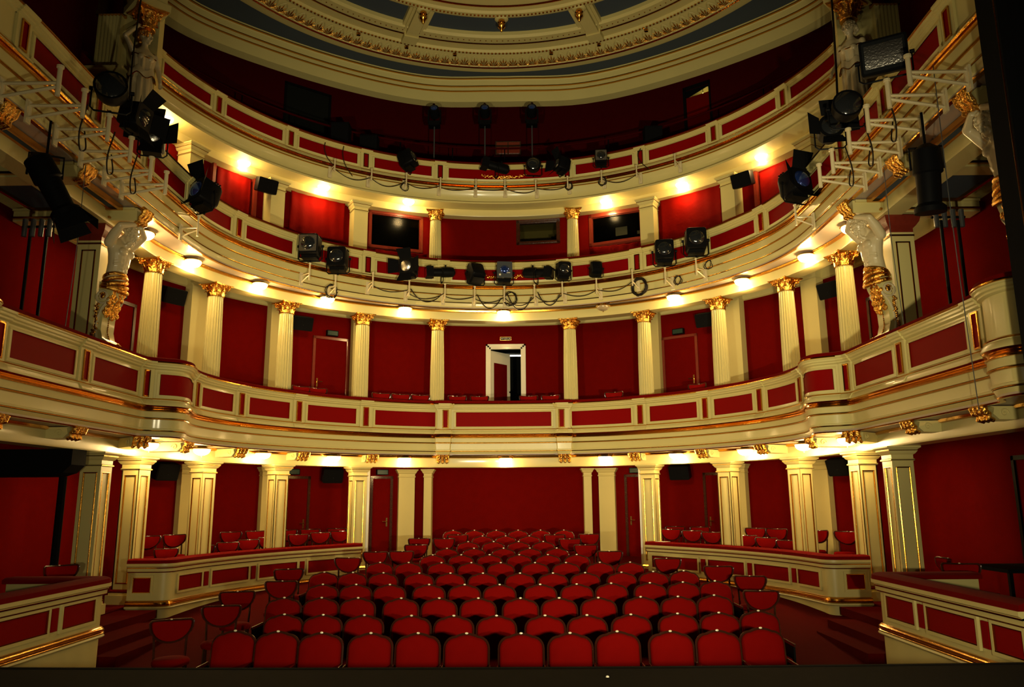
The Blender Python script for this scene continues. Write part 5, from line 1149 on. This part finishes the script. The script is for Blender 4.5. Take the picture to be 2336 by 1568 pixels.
bl = thing('corridor_lamp', 'bright yellow lamp seen through the wedge above the gallery door', 'lamp', (x, y, 12.4), rz); MB().lathe([(0, -0.06), (0.06, 0), (0, 0.06)], 10, (-0.02, 0.5, 2.32)).ob('bulb', BULB, bl); MB().tube([(-0.02, 0.5, 2.36), (-0.02, 0.5, 2.86)], 0.01, 5).ob('flex', BLACK, bl)
s = thing('exit_sign', 'dark exit sign high above the gallery door', 'sign', (x + 0.0, y - 0.1, 15.12), rz); MB().box(-0.15, 0.15, -0.1, -0.02, -0.06, 0.06).ob('case', BLACK, s, smooth=False); MB().box(-0.13, 0.13, -0.106, -0.1, -0.045, 0.045).ob('sign_face', GREEN, s, smooth=False)

# ---------------------------------------------------------------- carved figures
def ellip(b, c, r, M=None, n=14, m=10):
    st = len(b.v); b.lathe([(math.sin(PI * i / m) or 0.001, -math.cos(PI * i / m)) for i in range(m + 1)], n)
    T = Matrix.Translation(c) @ (M or Matrix.Identity(4)) @ Matrix.Diagonal((r[0], r[1], r[2], 1)); b.xform(T, st)
def limb(b, pts, rs, n=12):
    b.tube(pts, rs, n)
    for p, r in zip(pts, rs): ellip(b, p, (r, r, r), None, 10, 8)
def fuse(o, v=0.012, smooth=4):
    m = o.modifiers.new('fuse', 'REMESH'); m.mode = 'VOXEL'; m.voxel_size = v; m.use_smooth_shade = True
    s = o.modifiers.new('soften', 'SMOOTH'); s.iterations = smooth; s.factor = 0.5
    return o
def head(b, M, sc=1.0, beard=False):
    """head centred on the origin of M, face looking along -Y"""
    st = len(b.v)
    ellip(b, (0, 0.015, 0.03), (0.082, 0.10, 0.10)); ellip(b, (0, -0.02, -0.05), (0.066, 0.082, 0.085))      # skull, jaw
    ellip(b, (0, -0.085, -0.098), (0.03, 0.025, 0.022))                                                        # chin
    b.tube([(0, -0.098, 0.035), (0, -0.115, 0.0), (0, -0.128, -0.025), (0, -0.104, -0.036)], [0.011, 0.014, 0.019, 0.012], 8)   # nose
    for s in (-1, 1):
        ellip(b, (s * 0.034, -0.090, 0.018), (0.018, 0.012, 0.011)); b.tube([(s * 0.012, -0.103, 0.042), (s * 0.036, -0.100, 0.047), (s * 0.062, -0.08, 0.036)], 0.008, 6)
        ellip(b, (s * 0.085, 0.012, -0.005), (0.012, 0.026, 0.034)); ellip(b, (s * 0.04, -0.074, -0.025), (0.024, 0.022, 0.022))
    b.tube([(-0.026, -0.095, -0.062), (0, -0.106, -0.058), (0.026, -0.095, -0.062)], 0.008, 6); b.tube([(-0.02, -0.095, -0.074), (0, -0.104, -0.075), (0.02, -0.095, -0.074)], 0.009, 6)
    if beard:
        for i in range(26):
            a = random.uniform(-1.25, 1.25); z = random.uniform(-0.2, -0.07); q = 0.075 * (1 - max(0, -0.11 - z) * 4)
            ellip(b, (q * math.sin(a), -0.03 - q * math.cos(a), z), (0.02, 0.02, 0.026))
    b.xform(M @ Matrix.Scale(sc, 4), st)
def curls(M, sc, n=60, seed=3, low=-0.02):
    rnd = random.Random(seed); b = MB()
    for i in range(n):
        a = rnd.uniform(-2.5, 2.5) + PI / 2 * 0; t = rnd.uniform(-0.35, 1.0); z = 0.03 + 0.1 * t; q = math.sqrt(max(0.02, 1 - t * t))
        x, y = 0.088 * q * math.sin(a), 0.02 + 0.105 * q * math.cos(a)
        if y < -0.06 and z < 0.085: continue
        ellip(b, (x, y, z), (0.024, 0.024, 0.022), None, 8, 6)
    st = b.xform(M @ Matrix.Scale(sc, 4)); return b
def hand(b, M, s=1, curl=0.5):
    """palm along -Z from the wrist, four unequal fingers and a thumb"""
    st = len(b.v); ellip(b, (0, 0, -0.045), (0.04, 0.017, 0.05))
    for k, (x, L) in enumerate(((-0.03, 0.065), (-0.01, 0.078), (0.01, 0.074), (0.029, 0.058))):
        p0 = Vector((x, 0, -0.085)); p1 = p0 + Vector((x * 0.1, -0.01 * curl, -L * 0.42)); p2 = p1 + Vector((0, -0.3 * L * curl, -L * 0.32)); p3 = p2 + Vector((0, -0.3 * L * curl, -L * 0.15))
        limb(b, [p0, p1, p2, p3], [0.0095, 0.009, 0.0085, 0.007], 7)
    limb(b, [(s * 0.032, 0, -0.03), (s * 0.055, -0.012, -0.06), (s * 0.055, -0.026, -0.088)], [0.012, 0.010, 0.008], 7)
    b.xform(M, st)
def caryatid(loc, rz, s, label, raised):
    """draped woman standing on a pedestal, 2.25 m tall; s=+1 the right one, -1 the left one"""
    c = thing('draped_statue', label, 'statue', loc, rz, 'draped statues below the ceiling')
    MB().box(-0.3, 0.3, -0.3, 0.35, 0.0, 0.70).box(-0.34, 0.34, -0.34, 0.35, 0.70, 0.78).box(-0.34, 0.34, -0.34, 0.35, 0, 0.12).ob('pedestal', CREAM, c, smooth=False)
    z0 = 0.78; b = MB()
    # torso, neck, head, arms
    b.loft([[(rx * math.cos(2 * PI * j / 20), ry * math.sin(2 * PI * j / 20) + yo, z0 + z) for j in range(20)] for z, rx, ry, yo in ((1.15, .20, .16, .0), (1.32, .165, .125, -.01), (1.48, .19, .135, -.02), (1.62, .215, .145, -.02), (1.74, .20, .115, 0), (1.80, .12, .085, .0), (1.86, .07, .07, .0))])
    for q in (-1, 1): ellip(b, (q * 0.085, -0.125, z0 + 1.57), (0.08, 0.075, 0.08))
    limb(b, [(0, 0.0, z0 + 1.78), (0, -0.015, z0 + 1.97)], [0.068, 0.06])
    HM = Matrix.Translation((0, -0.03, z0 + 2.07)) @ Matrix.Rotation(math.radians(-38 * s), 4, 'Z') @ Matrix.Rotation(math.radians(12), 4, 'X')
    head(b, HM, 1.18)
    sh = lambda q: (q * 0.215, 0.0, z0 + 1.72)
    if raised:
        a = s
        el = (a * 0.40, -0.08, z0 + 1.93); wr = (a * 0.16, -0.06, z0 + 2.27)
        limb(b, [sh(a), el, wr], [0.066, 0.052, 0.036]); hand(b, Matrix.Translation(wr) @ Matrix.Rotation(math.radians(a * 100), 4, 'Y'), a, 0.9)
        el = (-a * 0.30, -0.03, z0 + 1.42); wr = (-a * 0.33, -0.10, z0 + 1.15)
        limb(b, [sh(-a), el, wr], [0.066, 0.052, 0.036]); hand(b, Matrix.Translation(wr), -a, 0.7)
    else:
        for q, ex, wx, wy in ((-1, 0.30, 0.36, -0.20), (1, 0.29, 0.30, -0.06)):
            el = (q * ex, -0.02, z0 + 1.42); wr = (q * wx, wy, z0 + 1.14)
            limb(b, [sh(q), el, wr], [0.066, 0.052, 0.036]); hand(b, Matrix.Translation(wr) @ Matrix.Rotation(math.radians(-15), 4, 'X'), q, 0.8)
            # bracelet
    fuse(b.ob('body', STATUE, c))
    d = MB(); rings = []
    for i in range(22):
        t = i / 21; z = z0 + 1.60 * t; R = 0.30 - 0.13 * min(1, t * 1.35) + (0.055 * max(0, (t - 0.76)) * 4 if t > 0.76 else 0); Ry = R * (0.82 if t < 0.7 else 0.80); ring = []
        for j in range(72):
            a = 2 * PI * j / 72; fold = (0.026 * (1 - 0.55 * t)) * (math.sin(a * 9 + 0.6 * math.sin(t * 4)) + 0.5 * math.sin(a * 17 + t * 2)); hip = 0.03 * math.exp(-((t - 0.66) / 0.12) ** 2)
            ring.append(((R + fold + hip) * math.cos(a), (Ry + fold + hip * 0.5) * math.sin(a) - 0.01, z))
        rings.append(ring)
    d.loft(rings); d.ob('gown', STATUE, c, angle=60)
    o = MB(); n = 40
    o.loft([[(0.235 * k * math.cos(2 * PI * j / n), 0.185 * k * math.sin(2 * PI * j / n) - 0.01, z0 + 1.22 + 0.05 * math.sin(j * PI / 4) + dz) for j in range(n)] for k, dz in ((1.0, 0.10), (1.07, 0.02), (1.12, -0.07))], caps=False); o.ob('overfold', STATUE, c)
    g = MB()
    pts = [(0.262 * math.cos(2 * PI * j / n), 0.21 * math.sin(2 * PI * j / n) - 0.01, z0 + 1.15 + 0.05 * math.sin(j * PI / 4)) for j in range(n + 1)]; g.tube(pts, 0.012, 5)
    pts = [(0.232 * math.cos(2 * PI * j / n), 0.17 * math.sin(2 * PI * j / n) - 0.02, z0 + 1.60 + 0.035 * math.cos(j * PI / 10)) for j in range(n + 1)]; g.tube(pts, 0.013, 5)
    g.ob('gilt_hem', GOLD, c)
    hair = curls(HM, 1.18, 90, 5); 
    for i in range(12): ellip(hair, tuple(HM @ Vector((random.uniform(-.05, .05), 0.12 + random.uniform(0, .02), random.uniform(-.1, .03)))), (0.035, 0.035, 0.04))
    hair.ob('hair', STATUE if s > 0 else GOLDC, c)
    # gilt leaf capital carried on the head
    cp = capital(0.42, 0.15, 0.62); cp.xform(Matrix.Translation((0, 0, z0 + 2.24))); cp.ob('leaf_capital', GOLDC, c, angle=40)
    MB().box(-0.34, 0.34, -0.32, 0.4, z0 + 2.66, z0 + 2.80).box(-0.28, 0.28, -0.26, 0.4, z0 + 2.80, 6.9).ob('entablature_block', CREAM, c, smooth=False)
    return c
caryatid((7.12, 14.25, 8.62), facing((-0.72, -0.7)), 1, 'ivory draped woman statue with gilt hems carrying a capital, upper right', False)
caryatid((-7.12, 14.25, 8.62), facing((0.72, -0.7)), -1, 'ivory draped woman statue with one arm raised, upper left', True)
def atlas(loc, rz, label, s):
    """bearded half figure rising from a scroll console, arms folded over the bowed head; local -Y is outwards"""
    c = thing('bearded_half_figure', label, 'statue', loc, rz, 'bearded half figures under the middle balcony')
    b = MB()
    b.loft([[(rx * math.cos(2 * PI * j / 20), ry * math.sin(2 * PI * j / 20) + yo, z) for j in range(20)] for z, rx, ry, yo in ((1.20, .20, .17, -.16), (1.36, .175, .15, -.17), (1.52, .19, .155, -.20), (1.68, .225, .165, -.21), (1.80, .25, .16, -.19), (1.90, .20, .13, -.17), (1.97, .1, .09, -.18))])
    for q in (-1, 1):
        ellip(b, (q * 0.095, -0.335, 1.71), (0.10, 0.055, 0.075))
        for k in range(3): ellip(b, (q * 0.05, -0.325 + 0.012 * k, 1.56 - 0.085 * k), (0.048, 0.035, 0.04))
        for k in range(3): b.tube([(q * 0.11, -0.33, 1.60 - 0.045 * k), (q * 0.19, -0.24, 1.57 - 0.045 * k)], 0.014, 5)
        sh = (q * 0.25, -0.17, 1.84); el = (q * 0.33, -0.40, 2.10); wr = (q * 0.10, -0.50, 2.19)
        limb(b, [sh, ((sh[0] + el[0]) / 2, -0.28, 1.98), el], [0.09, 0.085, 0.062]); limb(b, [el, wr], [0.062, 0.042])
        hand(b, Matrix.Translation(wr) @ Matrix.Rotation(math.radians(q * 95), 4, 'Y') @ Matrix.Rotation(math.radians(30), 4, 'X'), q, 0.8)
    limb(b, [(0, -0.2, 1.93), (0, -0.30, 2.0)], [0.075, 0.07])
    HM = Matrix.Translation((0, -0.38, 2.03)) @ Matrix.Rotation(math.radians(38), 4, 'X')
    head(b, HM, 1.2, True)
    fuse(b.ob('body', STATUE, c), 0.012, 3)
    curls(HM, 1.22, 90, 9).ob('hair', STATUE, c)
    # cloth wrapped round the hips
    g = MB(); n = 30
    for k in range(5):
        z = 1.08 + 0.055 * k
        g.tube([((0.225 - 0.01 * k) * math.cos(2 * PI * j / n), (0.19 - 0.008 * k) * math.sin(2 * PI * j / n) - 0.165, z + 0.045 * math.sin(2 * PI * j / n + k * 0.9) - 0.02) for j in range(n + 1)], 0.034, 7)
    g.ob('hip_cloth', GOLDC, c)
    # scroll console
    out = [(0.0, 0.0), (-0.24, 0.0), (-0.29, 0.06), (-0.24, 0.14), (-0.15, 0.20), (-0.11, 0.34), (-0.12, 0.55), (-0.17, 0.78), (-0.25, 0.96), (-0.28, 1.08), (-0.22, 1.16), (0.0, 1.18)]
    b = MB(); b.loft([[(x, y, z) for y, z in out] for x in (-0.17, 0.17)]); b.ob('console', CREAM, c, angle=50)
    for q in (-1, 1):
        t = MB(); sp = [(q * 0.175, -0.09 + (0.02 + 0.115 * (1 - k / 26)) * math.cos(-1.6 + k * 0.42), 0.92 + (0.02 + 0.115 * (1 - k / 26)) * math.sin(-1.6 + k * 0.42)) for k in range(25)]
        st = [(q * 0.175, -0.20, 0.05), (q * 0.175, -0.06, 0.14), (q * 0.175, -0.02, 0.34), (q * 0.175, -0.04, 0.56), (q * 0.175, -0.10, 0.72), (q * 0.175, -0.2, 0.84)]
        t.tube(st, 0.022, 7); t.tube([(q * 0.178, y, z) for _, y, z in st[1:]], 0.01, 5); t.tube([st[-1]] + [(q * 0.175, -0.09 + r_ * math.cos(a), 0.92 + r_ * math.sin(a)) for r_, a in [(0.135 - 0.0042 * k, 2.6 + 0.42 * k + 0.9) for k in range(24)]], 0.022, 7)
        t.ob('scroll_band', STATUE, c)
        r = MB(); ellip(r, (q * 0.17, -0.09, 0.92), (0.03, 0.05, 0.05))
        for k in range(8): ellip(r, (q * 0.175, -0.09 + 0.055 * math.cos(k * PI / 4), 0.92 + 0.055 * math.sin(k * PI / 4)), (0.02, 0.022, 0.022), None, 8, 6)
        for k in range(22): ellip(r, (q * (0.17 + random.uniform(0, .02)), -0.01 + random.uniform(-.02, .03), 0.15 + 0.03 * k), (0.022, 0.03, 0.024), None, 8, 6)
        r.ob('rosette', GOLDC, c)
    l = MB()
    for k in range(46):
        t = random.uniform(0.36, 1.0); z = 0.25 + 0.85 * t; y = -0.10 - 0.20 * max(0, t - 0.25) ** 1.2; x = random.uniform(-0.17, 0.17)
        ellip(l, (x, y - 0.045 + 0.03 * abs(x) / 0.17, z), (0.045, 0.04, 0.055), Matrix.Rotation(random.uniform(-0.6, 0.6), 4, 'Y'), 8, 6)
    for k in range(14):
        ellip(l, (random.uniform(-0.16, 0.16), -0.24 + random.uniform(-.04, .06), 0.07 + random.uniform(-0.03, .05)), (0.035, 0.035, 0.035), None, 8, 6)
    l.ob('gilt_foliage', GOLDC, c)
    bd = MB()
    for k in range(13): ellip(bd, (0, -0.175 + 0.062 * min(1, k / 5), 0.16 + 0.032 * k), (0.016, 0.016, 0.016), None, 8, 6)
    bd.ob('bead_row', GOLD, c)
    return c
atlas((6.66, 12.86, 4.72), facing((-1, -0.12)), 'bearded ivory half figure with arms over its head, right balcony end', 1)
atlas((-6.66, 12.86, 4.72), facing((1, -0.12)), 'bearded ivory half figure with arms over its head, left balcony end', -1)
atlas((6.62, 9.05, 4.72), facing((-1, -0.12)), 'bearded half figure partly hidden by the gilt proscenium edge', 1)
for s, sd in ((1, 'right'),):
    c = thing('panelled_pilaster', 'cream pilaster behind the half figure at the proscenium, right', 'pilaster', (6.95, 9.15, 4.3)); MB().box(-0.2, 0.3, -0.2, 0.25, 0, 2.63).ob('shaft', CREAM, c, smooth=False); MB().box(-0.24, 0.3, -0.24, 0.25, 2.4, 2.63).ob('capital', WOODR, c, smooth=False)
bpy.context.view_layer.update()
